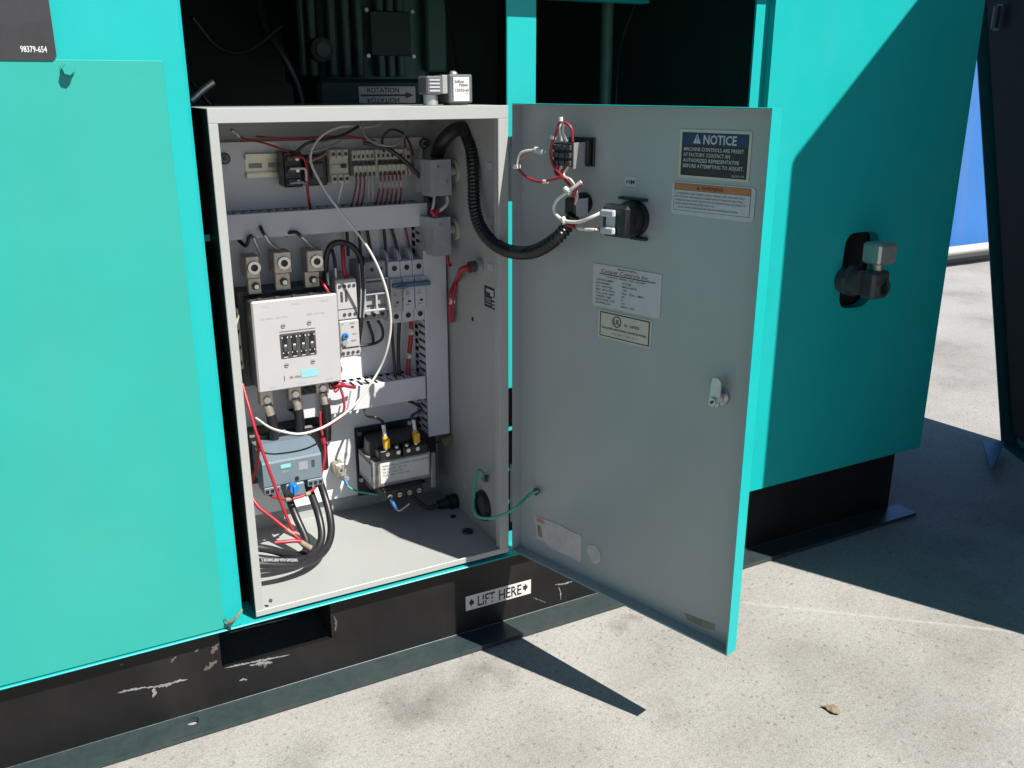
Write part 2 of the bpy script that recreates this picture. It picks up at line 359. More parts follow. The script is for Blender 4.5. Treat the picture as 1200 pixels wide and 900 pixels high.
def ringfill(mb,outer,inner,y,mt):
    # connect a rectangle to an inner polygon by angle
    cx=sum(a for a,b in inner)/len(inner); cz=sum(b for a,b in inner)/len(inner)
    I=sorted(inner,key=lambda q:math.atan2(q[1]-cz,q[0]-cx)); n=len(I)
    ox0,ox1,oz0,oz1=outer; O=[]
    for a,b in I:
        dx,dz=a-cx,b-cz; t=min([(ox1-cx)/dx if dx>1e-9 else 9e9,(ox0-cx)/dx if dx<-1e-9 else 9e9,(oz1-cz)/dz if dz>1e-9 else 9e9,(oz0-cz)/dz if dz<-1e-9 else 9e9])
        O.append((cx+dx*t,cz+dz*t))
    vv=[(a,y,b) for a,b in O]+[(a,y,b) for a,b in I]+[(a,y+.02,b) for a,b in I]
    fs=[(i,(i+1)%n,n+(i+1)%n,n+i) for i in range(n)]+[(n+i,n+(i+1)%n,2*n+(i+1)%n,2*n+i) for i in range(n)]
    mb.add(vv,fs,mt)
    k=0
    for corner in ((ox0,oz0),(ox1,oz0),(ox1,oz1),(ox0,oz1)):
        ang=math.atan2(corner[1]-cz,corner[0]-cx)
        for i in range(n):
            a0=math.atan2(I[i][1]-cz,I[i][0]-cx); a1=math.atan2(I[(i+1)%n][1]-cz,I[(i+1)%n][0]-cx)
            if a1<a0: a1+=2*math.pi
            an=ang if ang>=a0 else ang+2*math.pi
            if a0<=an<=a1: mb.add([(O[i][0],y,O[i][1]),(corner[0],y,corner[1]),(O[(i+1)%n][0],y,O[(i+1)%n][1])],[(0,1,2)],mt)
ringfill(rp,(hx0-.02,hx1+.02,hz0-.02,hz1+.02),hole,0,M['teal'])
rp.box(rx,rx+.0022,.0024,.03,PB,ZT,M['teal']); rp.box(rx,XR,.003,.02,PB+.0003,PB+.0022,M['teal'])
P.append(('right_panel',rp))
bk=MB(); bk.box(hx0-.03,hx1+.03,.03,.032,hz0-.03,hz1+.03,M['foam']); P.append(('valve_recess',bk))
ep=MB(); ep.box(XR-.002,XR,.0024,1.0,PB,ZT,M['teal']); P.append(('end_panel',ep))
zl=.972
li=MB(); li.box(xe+.0005,rx-.0005,0,.004,zl,ZT,M['teal']); li.box(xe+.0005,rx-.0005,.0042,.03,zl,zl+.002,M['teal']); P.append(('lintel',li))
rf=MB(); rf.box(XL-.01,XR+.01,-.002,1.01,ZT+.001,ZT+.012,M['teal']); P.append(('roof_panel',rf))
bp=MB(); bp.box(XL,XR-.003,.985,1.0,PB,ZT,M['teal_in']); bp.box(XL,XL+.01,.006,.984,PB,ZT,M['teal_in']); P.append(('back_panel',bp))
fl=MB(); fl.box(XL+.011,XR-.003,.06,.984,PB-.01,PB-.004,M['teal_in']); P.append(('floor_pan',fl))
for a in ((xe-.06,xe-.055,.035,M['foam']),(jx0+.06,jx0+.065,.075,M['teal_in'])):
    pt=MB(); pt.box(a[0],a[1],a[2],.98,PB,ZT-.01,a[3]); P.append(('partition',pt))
pt=MB(); q=(-0.0119, 0.01, 0.6525, 0.6605); pt.box(xe-.002,-.003,.045,.05,q[2],q[3],M['teal']); P.append(('cross_strap',pt))
 
# sill and skid
zt=0.1389; yw=.020
si=MB(); si.box(XL,rx+.02,-.004,.058,zt-.0025,zt,M['teal'],.001); P.append(('sill',si))
wx1=1.2887; zb=.009
kx0,kx1=-0.049,0.1082; kz0=0.0653; kz1=zt-.004
sk=MB()
sk.box(XL,kx0,yw,yw+.008,zb,zt-.003,M['black_paint']); sk.box(kx1,wx1,yw,yw+.008,zb,zt-.003,M['black_paint'])
sk.box(kx0,kx1,yw,yw+.008,zb,kz0,M['black_paint']); sk.box(kx0,kx1,yw,yw+.008,kz1,zt-.003,M['black_paint'])
sk.box(wx1-.008,wx1,yw+.0085,.9,zb,zt-.003,M['black_paint'])
pk=MB(); pk.box(kx0-.006,kx0-.0005,yw+.0085,.3,kz0-.005,kz1,M['black_paint']); pk.box(kx1+.0005,kx1+.006,yw+.0085,.3,kz0-.005,kz1,M['black_paint'])
pk.box(kx0-.006,kx1+.006,.301,.305,kz0-.006,kz1,M['foam'])
fx1=1.3194
fg=MB(); fy0=-.026; hxx,hyy=-0.0975,0.0028; hr=.0085; hs=.03
fg.box(XL,hxx-hs,fy0,yw-.0005,.0022,zb,M['flange']); fg.box(hxx+hs,fx1,fy0,yw-.0005,.0022,zb,M['flange'])
n=24; inn=[(hxx+hr*math.cos(2*math.pi*i/n),hyy+hr*math.sin(2*math.pi*i/n)) for i in range(n)]
out=[]
for a,b in inn:
    dx,dy=a-hxx,b-hyy; t=min([hs/abs(dx) if abs(dx)>1e-9 else 9e9,(yw-.0005-hyy)/dy if dy>1e-9 else 9e9,(fy0-hyy)/dy if dy<-1e-9 else 9e9]); out.append((hxx+dx*t,hyy+dy*t))
fg.add([(a,b,zb) for a,b in out]+[(a,b,zb) for a,b in inn]+[(a,b,.0022) for a,b in inn],[(i,(i+1)%n,n+(i+1)%n,n+i) for i in range(n)]+[(n+i,n+(i+1)%n,2*n+(i+1)%n,2*n+i) for i in range(n)],M['flange'])
for sx in (-1,1):
    for yy in (fy0,yw-.0005):
        q=[o for o in out if (o[0]-hxx)*sx>0]; e=min(q,key=lambda o:abs(o[1]-yy)*10+abs(abs(o[0]-hxx)-hs))
        near=[o for o in out if abs(o[1]-yy)<1e-6 and (o[0]-hxx)*sx>0]; side=[o for o in out if abs(abs(o[0]-hxx)-hs)<1e-6 and (o[0]-hxx)*sx>0 and (o[1]-hyy)*(yy-hyy)>=0]
        if near and side:
            a=max(near,key=lambda o:abs(o[0]-hxx)); b=max(side,key=lambda o:abs(o[1]-hyy)); fg.add([(a[0],a[1],zb),(hxx+sx*hs,yy,zb),(b[0],b[1],zb)],[(0,1,2)],M['flange'])
fg.box(hxx-hs,hxx+hs,fy0,fy0+.0005,.0022,zb,M['flange'])
# chipped paint on the web
def rag(pts,amp=.35,it=3):
    rnd=random.Random(len(pts)*31+int(pts[0][0]*9999))
    for _ in range(it):
        o=[]
        for i in range(len(pts)):
            a,b=pts[i],pts[(i+1)%len(pts)]; l=math.hypot(b[0]-a[0],b[1]-a[1]); o.append(a)
            k=rnd.uniform(-amp,amp)*min(l,.006); o.append(((a[0]+b[0])/2-(b[1]-a[1])/max(l,1e-9)*k,(a[1]+b[1])/2+(b[0]-a[0])/max(l,1e-9)*k))
        pts=o
    return pts
def chip(mb,pts,F,n,mt): mb.add([(a,b,n) for a,b in pts],[list(range(len(pts)))],mt,F=F)
FW=frame((0,yw,0),(1,0,0),(0,0,1))
CH=[]
def pxpoly(l): return rag([(a[0],a[2]) for a in l])
def ribbon(path,wd,n,mt,seed):
    rnd=random.Random(seed); Pp=[Vector((a[0],a[2],0)) for a in path]; Q=[]
    for a,b in zip(Pp[:-1],Pp[1:]):
        k=max(2,int((b-a).length/.0016)); Q+=[a.lerp(b,i/k) for i in range(k)]
    Q.append(Pp[-1]); m=len(Q); L_=[];R_=[]
    for i,q in enumerate(Q):
        d=(Q[min(i+1,m-1)]-Q[max(i-1,0)]).normalized(); nn=Vector((-d.y,d.x,0)); t=i/(m-1)
        ww=wd*(math.sin(math.pi*min(1,max(0,t)))**.5)*(.45+.55*abs(math.sin(t*9+seed)))
        L_.append(q+nn*ww*rnd.uniform(.25,1.1)); R_.append(q-nn*ww*rnd.uniform(.25,1.1))
    b=MB(); b.add([(v_.x,v_.y,n) for v_ in L_+R_],[(i,i+1,m+i+1,m+i) for i in range(m-1)],mt,F=FW); CH.append(('paint_chip',b))
for sd,(pth,wd_) in enumerate(((((-0.1844, 0.02, 0.0737),(-0.1708, 0.02, 0.0729),(-0.1476, 0.02, 0.0702)),.0022),(((-0.1498, 0.02, 0.0696),(-0.1232, 0.02, 0.0645),(-0.1087, 0.02, 0.0662),(-0.0944, 0.02, 0.0641)),.0028),(((-0.1394, 0.02, 0.066),(-0.1393, 0.02, 0.0579),(-0.1423, 0.02, 0.0508)),.0034),(((-0.0474, 0.02, 0.0661),(-0.0265, 0.02, 0.0647),(0.003, 0.02, 0.062),(0.0454, 0.02, 0.058)),.0020),(((-0.0128, 0.02, 0.0588),(0.0027, 0.02, 0.0579),(0.0205, 0.02, 0.0534)),.0035),(((0.488, 0.02, 0.0493),(0.5046, 0.02, 0.0463),(0.523, 0.02, 0.0461)),.0022),(((0.4947, 0.02, 0.0442),(0.4999, 0.02, 0.0315),(0.5002, 0.02, 0.0169)),.0014),(((-0.0288, 0.02, 0.0389),(-0.0228, 0.02, 0.0397),(-0.0171, 0.02, 0.0377)),.0022))):
    ribbon(pth,wd_*1.25,.0005,M['bare'],sd+3)
for sd,(pth,wd_) in enumerate(((((-0.0745, 0.02, 0.071),(-0.0638, 0.02, 0.0757),(-0.0541, 0.02, 0.0807)),.0045),(((-0.062, 0.02, 0.0942),(-0.0557, 0.02, 0.1003),(-0.0502, 0.02, 0.1094)),.0045),(((-0.1142, 0.02, 0.0964),(-0.1093, 0.02, 0.1015),(-0.1056, 0.02, 0.1056)),.0025),(((-0.0825, 0.02, 0.1035),(-0.0765, 0.02, 0.107)),.0030),(((0.1127, 0.02, 0.1011),(0.116, 0.02, 0.0916),(0.1137, 0.02, 0.0751)),.0022),(((-0.039, 0.02, 0.1188),(0.0019, 0.02, 0.1191),(0.0499, 0.02, 0.1171)),.0012),(((-0.0032, 0.02, 0.0598),(0.018, 0.02, 0.0528)),.006),(((-0.1764, 0.02, 0.113),(-0.17, 0.02, 0.1148)),.002),(((0.472, 0.02, 0.0201),(0.4459, 0.02, 0.0372)),.0015))):
    ribbon(pth,wd_*1.3,.0003,M['primer'],sd+40)
# weld bead along the foot of the web
wb=MB(); rnd=random.Random(5); xx=XL; pts=[]
while xx<wx1: pts.append((xx,yw-.0006,zb+.0004)); xx+=.05
wb.tube(pts,.0012,M['flange'],seg=6,k=1)
ls=MB()
ax,az=0.3247,0.0472; bx_,bz_=0.4424,0.0729
hh=bz_-az; wd=bx_-ax
chip(ls,[(ax,az),(bx_,az-.001),(bx_,az+hh-.001),(ax,az+hh)],FW,.0007,M['label'])
ls.text('LIFT',ax+wd*.17,az+hh*.14,hh*1.0,M['ink'],.0010,FW,width=wd*.26,bold=.012); ls.text('HERE',ax+wd*.49,az+hh*.12,hh*1.0,M['ink'],.0010,FW,width=wd*.35,bold=.014)
for fx,fz,fw,fh in ((.20,.40,.10,.10),(.31,.55,.10,.08),(.38,.25,.05,.12),(.62,.30,.06,.06),(.72,.62,.07,.05),(.10,.62,.05,.14),(.52,.7,.05,.05)):
    ls.box(ax+wd*fx,ax+wd*(fx+fw),az+hh*fz,az+hh*(fz+fh),.0011,.0012,M['label'],F=FW)
for s_,cx_ in ((-1,ax+wd*.09),(1,ax+wd*.905)):
    chip(ls,[(cx_-s_*wd*.03,az+hh*.36),(cx_,az+hh*.36),(cx_,az+hh*.2),(cx_+s_*wd*.045,az+hh*.5),(cx_,az+hh*.8),(cx_,az+hh*.64),(cx_-s_*wd*.03,az+hh*.64)],FW,.0010,M['ink'])
P.append(('skid_beam',sk,[('lift_pocket',pk),('weld_bead',wb)]+CH+[('lift_sticker',ls,'white sticker with the words LIFT HERE and an arrow')]))
P.append(('skid_flange',fg))
# open end door, seen on its foam-lined inner face
dn=(.866,-.5,0.0)
q0=(1.824, 0.128); du_=(-.5,-.866,0)
FD=frame((q0[0],q0[1],0),(-.5,-.866,0),(0,0,1))    # normal faces the enclosure
def ul(p): return ((Vector(p)-Vector((q0[0],q0[1],0))).dot(Vector((-.5,-.866,0))),p[2])
e0=ul((1.8319, 0.1417, 0.0086)); e1=ul((2.046, 0.5125, 0.8813))
k=(1.6-e0[1])/(e1[1]-e0[1]); e2=(e0[0]+(e1[0]-e0[0])*k*.86,e0[1]+(e1[1]-e0[1])*k*.86)
uf=1.627*.64
leaf=[(uf,.005),(e0[0]+.02,.005),(e0[0],e0[1]),e2,(uf,(2.52+.226)*.64)]
dl=MB(); dl.prism(leaf,-.04,-.037,M['teal'],FD)
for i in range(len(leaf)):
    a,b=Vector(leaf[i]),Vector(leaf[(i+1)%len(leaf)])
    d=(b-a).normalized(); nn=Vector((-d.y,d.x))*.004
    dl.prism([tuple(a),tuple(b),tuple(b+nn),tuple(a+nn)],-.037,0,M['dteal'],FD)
cx_=sum(a for a,b in leaf)/5; cz_=sum(b for a,b in leaf)/5
fm=MB(); fm.prism([(cx_+(a-cx_)*.93,cz_+(b-cz_)*.95) for a,b in leaf],-.036,-.012,M['foam'],FD)
hg=MB(); hp=ul((2.0032, 0.4383, 0.997))
hg.box(hp[0]-.02,hp[0]+.012,hp[1]-.03,hp[1]+.03,.0005,.006,M['dgrey'],F=FD); hg.cyl((hp[0]-.004,hp[1]-.026,.012),(hp[0]-.004,hp[1]+.026,.012),.007,M['dgrey'],seg=10,F=FD)
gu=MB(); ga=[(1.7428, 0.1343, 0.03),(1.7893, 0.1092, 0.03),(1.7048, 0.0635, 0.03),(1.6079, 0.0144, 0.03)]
gu.prism([(a[0],a[1]) for a in ga],.026,.03,M['sky_blue'])  # blue colour paints a sky reflection onto the teal gusset
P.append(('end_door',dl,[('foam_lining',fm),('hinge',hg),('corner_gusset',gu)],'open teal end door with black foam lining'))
GEN=thing('machine_enclosure','teal sheet-metal machine enclosure on a black steel skid','machine',P)
# small strap end sticking out under the left panel
tg=MB(); a=Vector((-0.0404, -0.006, 0.1505)); b=Vector((-0.0191, -0.008, 0.1663)); d=b-a
tg.tube([a,a.lerp(b,.4)+Vector((0,-.004,-.001)),b],lambda t:.0026-.0008*t,M['sand'],seg=6)
tg.tube([a+Vector((-.002,.002,.006)),a+Vector((.002,-.002,-.003)),a+Vector((.004,.003,-.014))],.0012,M['dgrey'],seg=6)
thing('strap_end','frayed tan strap end poking out below the teal left panel','strap',tg)
# valve sticking out of the slot in the right panel
FV=frame((0,0,0),(1,0,0),(0,0,1))
v=MB(); c1=(1.0791, -0.03, 0.5099)
vb=MB(); vb.cyl((c1[0]-.02,.03,c1[2]),(c1[0]-.012,-.035,c1[2]),.024,M['dgrey'],.022,20); vb.cyl((c1[0]-.014,-.012,c1[2]),(c1[0]-.013,-.02,c1[2]),.029,M['dgrey'],seg=6,smooth=False)
vb.box(c1[0]-.012,c1[0]+.030,-.062,-.030,c1[2]-.026,c1[2]+.022,M['dgrey'],.005)
vp=MB(); vp.cyl((c1[0]+.012,-.0625,c1[2]-.006),(c1[0]+.012,-.066,c1[2]-.006),.014,M['steel'],seg=16,hole=.010); vp.cyl((c1[0]+.012,-.0625,c1[2]-.006),(c1[0]+.012,-.064,c1[2]-.006),.0095,M['black'],seg=16)
vc=MB(); vc.cyl((c1[0]+.012,-.045,c1[2]+.022),(c1[0]+.012,-.045,c1[2]+.036),.010,M['brass'],seg=12); vc.box(c1[0]-.010,c1[0]+.034,-.066,-.026,c1[2]+.034,c1[2]+.070,M['alu'],.004)
thing('drain_valve','dark metal valve with square grey cap sticking out of the teal panel','valve',[('valve_body',vb),('outlet',vp),('square_cap',vc)])
# ------------------------------------------------------------------ dim machinery inside
R=(0.2392, 0.4187, 0.7928, 0.8465)
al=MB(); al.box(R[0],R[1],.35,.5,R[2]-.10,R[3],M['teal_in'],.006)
rs=MB(); r=(0.3054, 0.4034, 0.8073, 0.8344); rs.box(r[0],r[1],.3485,.3498,r[2],r[3],M['label'])
w_=r[1]-r[0]; h_=r[3]-r[2]; FR=frame((0,.3482,0),(1,0,0),(0,0,1))
rs.text('ROTATION',r[0]+w_*.14,r[2]+h_*.66,h_*.40,M['fadeink'],0,FR,width=w_*.56,bold=.03); rs.text('ROTATION',r[0]+w_*.14,r[2]+h_*.34,h_*.40,M['fadeink'],0,FR,width=w_*.56,bold=.03,flip=True)
rs.add([(r[0]+w_*.03,r[2]+h_*.44,0),(r[0]+w_*.82,r[2]+h_*.44,0),(r[0]+w_*.82,r[2]+h_*.3,0),(r[0]+w_*.97,r[2]+h_*.5,0),(r[0]+w_*.82,r[2]+h_*.7,0),(r[0]+w_*.82,r[2]+h_*.56,0),(r[0]+w_*.03,r[2]+h_*.56,0)],[list(range(7))],M['redink'],F=FR)
fins=[]
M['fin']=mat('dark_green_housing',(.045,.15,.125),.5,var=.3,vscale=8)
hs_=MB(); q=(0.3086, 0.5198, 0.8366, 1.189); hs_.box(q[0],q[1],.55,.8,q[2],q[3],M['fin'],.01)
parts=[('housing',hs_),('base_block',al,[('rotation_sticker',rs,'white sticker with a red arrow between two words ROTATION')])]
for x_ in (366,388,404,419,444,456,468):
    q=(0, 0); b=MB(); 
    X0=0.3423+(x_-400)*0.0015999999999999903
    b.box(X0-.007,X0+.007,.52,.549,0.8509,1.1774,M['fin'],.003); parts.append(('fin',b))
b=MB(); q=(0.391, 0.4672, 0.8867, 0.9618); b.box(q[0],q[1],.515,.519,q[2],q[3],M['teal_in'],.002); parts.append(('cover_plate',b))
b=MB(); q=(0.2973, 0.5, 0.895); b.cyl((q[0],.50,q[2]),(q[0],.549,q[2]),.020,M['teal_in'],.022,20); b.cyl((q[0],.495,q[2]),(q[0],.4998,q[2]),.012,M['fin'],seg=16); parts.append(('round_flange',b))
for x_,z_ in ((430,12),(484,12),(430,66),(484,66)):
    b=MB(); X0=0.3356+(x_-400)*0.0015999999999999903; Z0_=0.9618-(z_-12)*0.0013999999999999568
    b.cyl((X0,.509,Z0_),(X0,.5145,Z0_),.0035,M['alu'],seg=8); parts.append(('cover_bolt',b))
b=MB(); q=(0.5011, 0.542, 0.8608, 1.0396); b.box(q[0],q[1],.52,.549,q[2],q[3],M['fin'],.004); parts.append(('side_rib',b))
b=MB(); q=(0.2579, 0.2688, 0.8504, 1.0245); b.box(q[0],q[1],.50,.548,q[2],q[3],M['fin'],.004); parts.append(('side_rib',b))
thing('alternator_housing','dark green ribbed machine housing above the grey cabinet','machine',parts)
b=MB(); a0=(0.7474, 0.3, 0.9631); b.cyl((a0[0],.3,.5),(a0[0],.3,1.2),.011,M['fin'],seg=16)
thing('vertical_pipe','dim vertical pipe standing in the opening behind the open door','pipe',b)
b=MB(); q=(0.5787, 0.7937, 0.9688, 1.0157); b.box(q[0],q[1],.24,.27,q[2],q[3],M['teal'],.002)
thing('cross_rail','teal cross rail at the top of the opening beside the post','rail',b)
for i,(l,txt) in enumerate((([(0.8758, 0.4, 0.9816),(0.8546, 0.41, 0.9138),(0.8399, 0.4, 0.821),(0.8425, 0.4, 0.7095)],'thin dark hose hanging next to the vertical pipe'),([(1.0501, 0.42, 0.9974),(0.9903, 0.4, 0.9004),(0.9747, 0.4, 0.8205),(0.9781, 0.4, 0.7052)],'thin dark hose hanging between two other hoses'),([(1.1084, 0.36, 0.9798),(1.0502, 0.37, 0.9083),(0.9919, 0.36, 0.8445),(0.9635, 0.36, 0.773)],'dark hose slanting down beside the round flange'))):
    b=MB(); b.tube(l,.0032,M['rubber'],seg=6); thing('hose',txt,'hose',b)
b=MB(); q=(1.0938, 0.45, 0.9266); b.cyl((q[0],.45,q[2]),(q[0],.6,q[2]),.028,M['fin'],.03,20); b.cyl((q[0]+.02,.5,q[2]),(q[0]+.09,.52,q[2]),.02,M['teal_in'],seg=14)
thing('exhaust_stub','dim round pipe stub deep in the opening near the jamb','pipe',b)
b=MB(); b.tube([(0.0186, 0.2, 0.8166),(0.0354, 0.2, 0.8306),(0.0497, 0.2, 0.8404)],.005,M['alu'],seg=8); b.tube([(0.0116, 0.22, 0.8631),(0.0366, 0.2, 0.8197),(0.0586, 0.2, 0.7918)],.004,M['rubber'],seg=6)
thing('cable_joint','grey crimped cable joint in the dark beside the teal panel','cable',b)
M['coil']=mat('mid_grey_coil_plastic',(.15,.155,.17),.45,var=.1,vscale=40)
for lab,pts,r_ in (('dim black hose curving across the dark upper opening',[(0.1672, 0.4, 0.9856),(0.1702, 0.38, 0.9236),(0.194, 0.36, 0.8739),(0.2132, 0.36, 0.8235),(0.215, 0.36, 0.7717)],.007),('dim thin cable hanging beside the ribbed housing',[(0.4913, 0.42, 0.989),(0.4966, 0.4, 0.92),(0.4893, 0.36, 0.8502),(0.4817, 0.34, 0.7811)],.003),('dim cable sagging in the dark corner beside the left panel',[(0.0489, 0.3, 0.9273),(0.0843, 0.32, 0.8892),(0.1315, 0.34, 0.8847),(0.1912, 0.36, 0.9231)],.004)):
    b=MB(); b.tube(pts,r_,M['rubber'],seg=8); thing('hose',lab,'hose',b)
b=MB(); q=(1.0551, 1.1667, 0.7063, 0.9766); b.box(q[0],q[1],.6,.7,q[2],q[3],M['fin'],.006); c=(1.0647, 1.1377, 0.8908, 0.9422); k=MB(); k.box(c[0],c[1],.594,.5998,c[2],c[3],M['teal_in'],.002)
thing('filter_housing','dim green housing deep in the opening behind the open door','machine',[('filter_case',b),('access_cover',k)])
# solenoid coil and plug standing on the cabinet
q=(0.3211, 0.3557, 0.8152, 0.8499); s1=MB(); s1.box(q[0],q[1],.035,.070,q[2]-.002,q[3],M['coil'],.002)
lb2=MB(); a=(0.3268, 0.3501, 0.8158, 0.8467); lb2.box(a[0],a[1],.0338,.0348,a[2],a[3],M['label']); FS=frame((0,.0335,0),(1,0,0),(0,0,1))
for i,t in enumerate(('Sullivan','    Palatek','120/50-60','           7')): lb2.text(t.strip(),(a[0]+(a[1]-a[0])*(.08,.36,.08,.8)[i]),a[3]-(a[3]-a[2])*(.24,.38,.60,.76)[i],(a[3]-a[2])*.17,M['fadeink'],0,FS,width=(a[1]-a[0])*(.58,.56,.84,.1)[i],bold=.01)
s2=MB(); c=(0.2892, 0.3118, 0.8242, 0.8477); s2.box(c[0],c[1],.036,.066,c[2],c[3],M['coil'],.002)
for i in range(4): s2.box(c[0]+.004,c[1]-.004,.0352,.0362,c[2]+.004+i*.0045,c[2]+.006+i*.0045,M['label_sh'])
s3=MB(); s3.box(c[1]+.0003,q[0]-.0003,.038,.064,c[2]+.001,c[3]+.001,M['alu'],.001); s4=MB(); s4.cyl((c[0]+.012,.052,c[2]-.0003),(c[0]+.012,.052,Z0+H+.0006),.010,M['alu'],seg=14)
s5=MB(); s5.sphere(((q[0]+q[1])/2-.004,.05,q[3]),.006,M['alu'],sc=(1,1,.8))
s6=MB(); s6.box(q[0]+.004,q[1]-.004,.040,.066,Z0+H+.0006,q[2]-.0022,M['alu'],.001)
thing('solenoid_coil','grey solenoid coil with white label standing on top of the cabinet','solenoid',[('coil',s1,[('coil_label',lb2)]),('plug',s2),('neck',s3),('stem',s4),('cap_nut',s5),('foot',s6)])
# ------------------------------------------------------------------ background
b=MB(); b.box(1.9,14,1.80,1.95,0.055,3.2,M['wall_blue']); k=MB(); k.box(1.9,14,1.79,1.95,-.02,.0545,M['dgrey'])
thing('blue_wall','blue painted wall beyond the teal enclosure','wall',[('wall_face',b),('base_strip',k)])
b=MB(); q=(3.8633, 1.72, 0.0877); b.cyl((2.0,1.72,q[2]),(13,1.72,q[2]),.021,M['pipe'],seg=16)
for x_ in (3.2,4.4,6.5,9): b.box(x_,x_+.04,1.715,1.725,-.001,q[2]-.015,M['pipe'])
thing('white_pipe','white pipe rail running along the foot of the blue wall','pipe',b)
b=MB(); lf=[(0.6886, -0.3754, 0.0),(0.6914, -0.3822, 0.0),(0.691, -0.3873, 0.0),(0.6917, -0.3961, 0.0),(0.6976, -0.4013, 0.0),(0.703, -0.4001, 0.0),(0.7069, -0.3896, 0.0),(0.7074, -0.3813, 0.0),(0.6981, -0.3806, 0.0)]
vv=[(a[0],a[1],.0025+.002*math.sin(i*1.7)**2) for i,a in enumerate(lf)]; cc=(sum(a[0] for a in vv)/9,sum(a[1] for a in vv)/9,.0052)
b.add(vv+[cc],[(i,(i+1)%9,9) for i in range(9)],M['leafm']); b.add([(a[0],a[1],a[2]-.0008) for a in vv+[cc]],[(i,(i+1)%9,9) for i in range(9)],M['leafm'])
thing('dry_leaf','small curled brown leaf lying on the bare concrete','leaf',b)
# ================================================================== control cabinet
D_=.262; T=.0018; YB=.248                       # depth, sheet, face of the mounting plate
FC=frame((0,0,0),(1,0,0),(0,0,1))
ZB,ZTOP=Z0,Z0+H
P=[]
def one(f): b=MB(); f(b); return b
P.append(('side_wall',one(lambda b:b.box(0,T,T,D_,ZB+T,ZTOP-T,M['grey']).box(-.0009,-.0001,T+.001,D_,ZB+.001,ZTOP-.001,M['black_paint']))))  # thin black outer skin paints in the shade of the side gap
rw=MB(); rw.box(W-T,W,T,D_,ZB+T,ZTOP-T,M['grey'])
# things printed on and fixed to the right wall
FWR=frame((W-T,0,0),(0,-1,0),(0,0,1)); xw=W-T
def wl(px,py): return None
dk=MB(); a=(0.3886, 0.0698, 0.554); b_=(0.3886, 0.021, 0.5253); u0,u1=-a[1],-b_[1]; v1,v0=a[2],0.5228
dk.box(u0,u1,v0,v1,.0002,.0008,M['ink'],F=FWR)
w_=u1-u0; h_=v1-v0
for i,(s,e,y0,y1) in enumerate(((.15,.62,.74,.90),(.40,.62,.60,.74),(.52,.92,.44,.56),(.52,1.0,.26,.34),(.52,1.0,.10,.18),(.06,.44,.40,.44),(.06,.44,.28,.31),(.06,.44,.14,.17))):
    dk.box(u0+w_*s,u0+w_*e,v0+h_*y0,v0+h_*y1,.0009,.0011,M['label_sh'],F=FWR)
stk=[]
for (p,q) in (((0.3886, 0.058, 0.5891),(0.3886, 0.0418, 0.5793)),((0.3886, 0.0608, 0.7325),(0.3886, 0.0424, 0.7232)),((0.3886, 0.0568, 0.6562),(0.3886, 0.0409, 0.6472)),((0.3886, 0.1567, 0.203),(0.3886, 0.1405, 0.1939))):
    s=MB(); s.box(-p[1],-q[1],q[2],p[2],.0002,.0007,M['label_sh'],F=FWR); stk.append(('white_sticker',s))
gr=MB(); gc=(0.3886, 0.0804, 0.1908); gr.cyl((xw,gc[1],gc[2]),(xw-.006,gc[1],gc[2]),.026,M['black'],.024,28,hole=.018); gr.cyl((xw-.0005,gc[1],gc[2]),(xw-.0025,gc[1],gc[2]),.0185,M['dgrey'],seg=24)
hl=MB(); hc=(0.3886, 0.112, 0.4928); hl.cyl((xw-.0002,hc[1],hc[2]),(xw-.0008,hc[1],hc[2]),.0035,M['black'],seg=12)
P.append(('side_wall',rw,[('rating_print',dk,'black printed rating block on the inner side wall'),('grommet',gr),('drilled_hole',hl)]+stk))
P.append(('top_wall',one(lambda b:b.box(0,W,T,D_,ZTOP-T,ZTOP,M['grey']))))
fp=MB(); c=(0.3616, 0.086, 0.149); fp.cyl((c[0],c[1],ZB+T),(c[0],c[1],ZB+T+.004),.0095,M['black'],.008,18)
c=(0.3646, 0.1483, 0.149); fp2=MB(); fp2.cyl((c[0],c[1],ZB+T),(c[0],c[1],ZB+T+.002),.005,M['black'],seg=12)
P.append(('floor_wall',one(lambda b:b.box(0,W,T,D_,ZB,ZB+T,M['grey'])),[('floor_plug',fp),('floor_plug',fp2)]))
P.append(('back_wall',one(lambda b:b.box(T,W-T,D_-T,D_,ZB+T,ZTOP-T,M['grey']))))
fl_=MB(); f0,f1,fb,ft=.0105,.0150,.0085,.0165
fl_.box(-.0005,W+.0005,-.0008,T-.0002,ZTOP-ft,ZTOP+.0005,M['grey'],.0006); fl_.box(-.0005,W+.0005,-.0008,T-.0002,ZB-.0005,ZB+fb,M['grey'],.0006)
fl_.box(-.0005,f0,-.0008,T-.0002,ZB+fb,ZTOP-ft,M['grey'],.0006); fl_.box(W-f1,W+.0005,-.0008,T-.0002,ZB+fb,ZTOP-ft,M['grey'],.0006)
for a in ((f0-.0015,f0,ZB+fb,ZTOP-ft),(W-f1,W-f1+.0015,ZB+fb,ZTOP-ft)): fl_.box(a[0],a[1],T-.0002,.012,a[2],a[3],M['grey'])
fl_.box(f0,W-f1,T-.0002,.012,ZTOP-ft,ZTOP-ft+.0015,M['grey'])
sc=MB(); c=(0.0228, 0.01, 0.159); sc.cyl((c[0],c[1],c[2]-.002),(c[0],c[1]-.0008,c[2]),.0026,M['dgrey'],seg=10)
P.append(('front_flange',fl_,[('flange_hole',sc)]))
mp=MB(); mz0=0.176; mz1=0.7589; mp.box(.012,W-.02,YB,YB+.002,mz0,mz1,M['white_plate'],.0005)
sb=[]
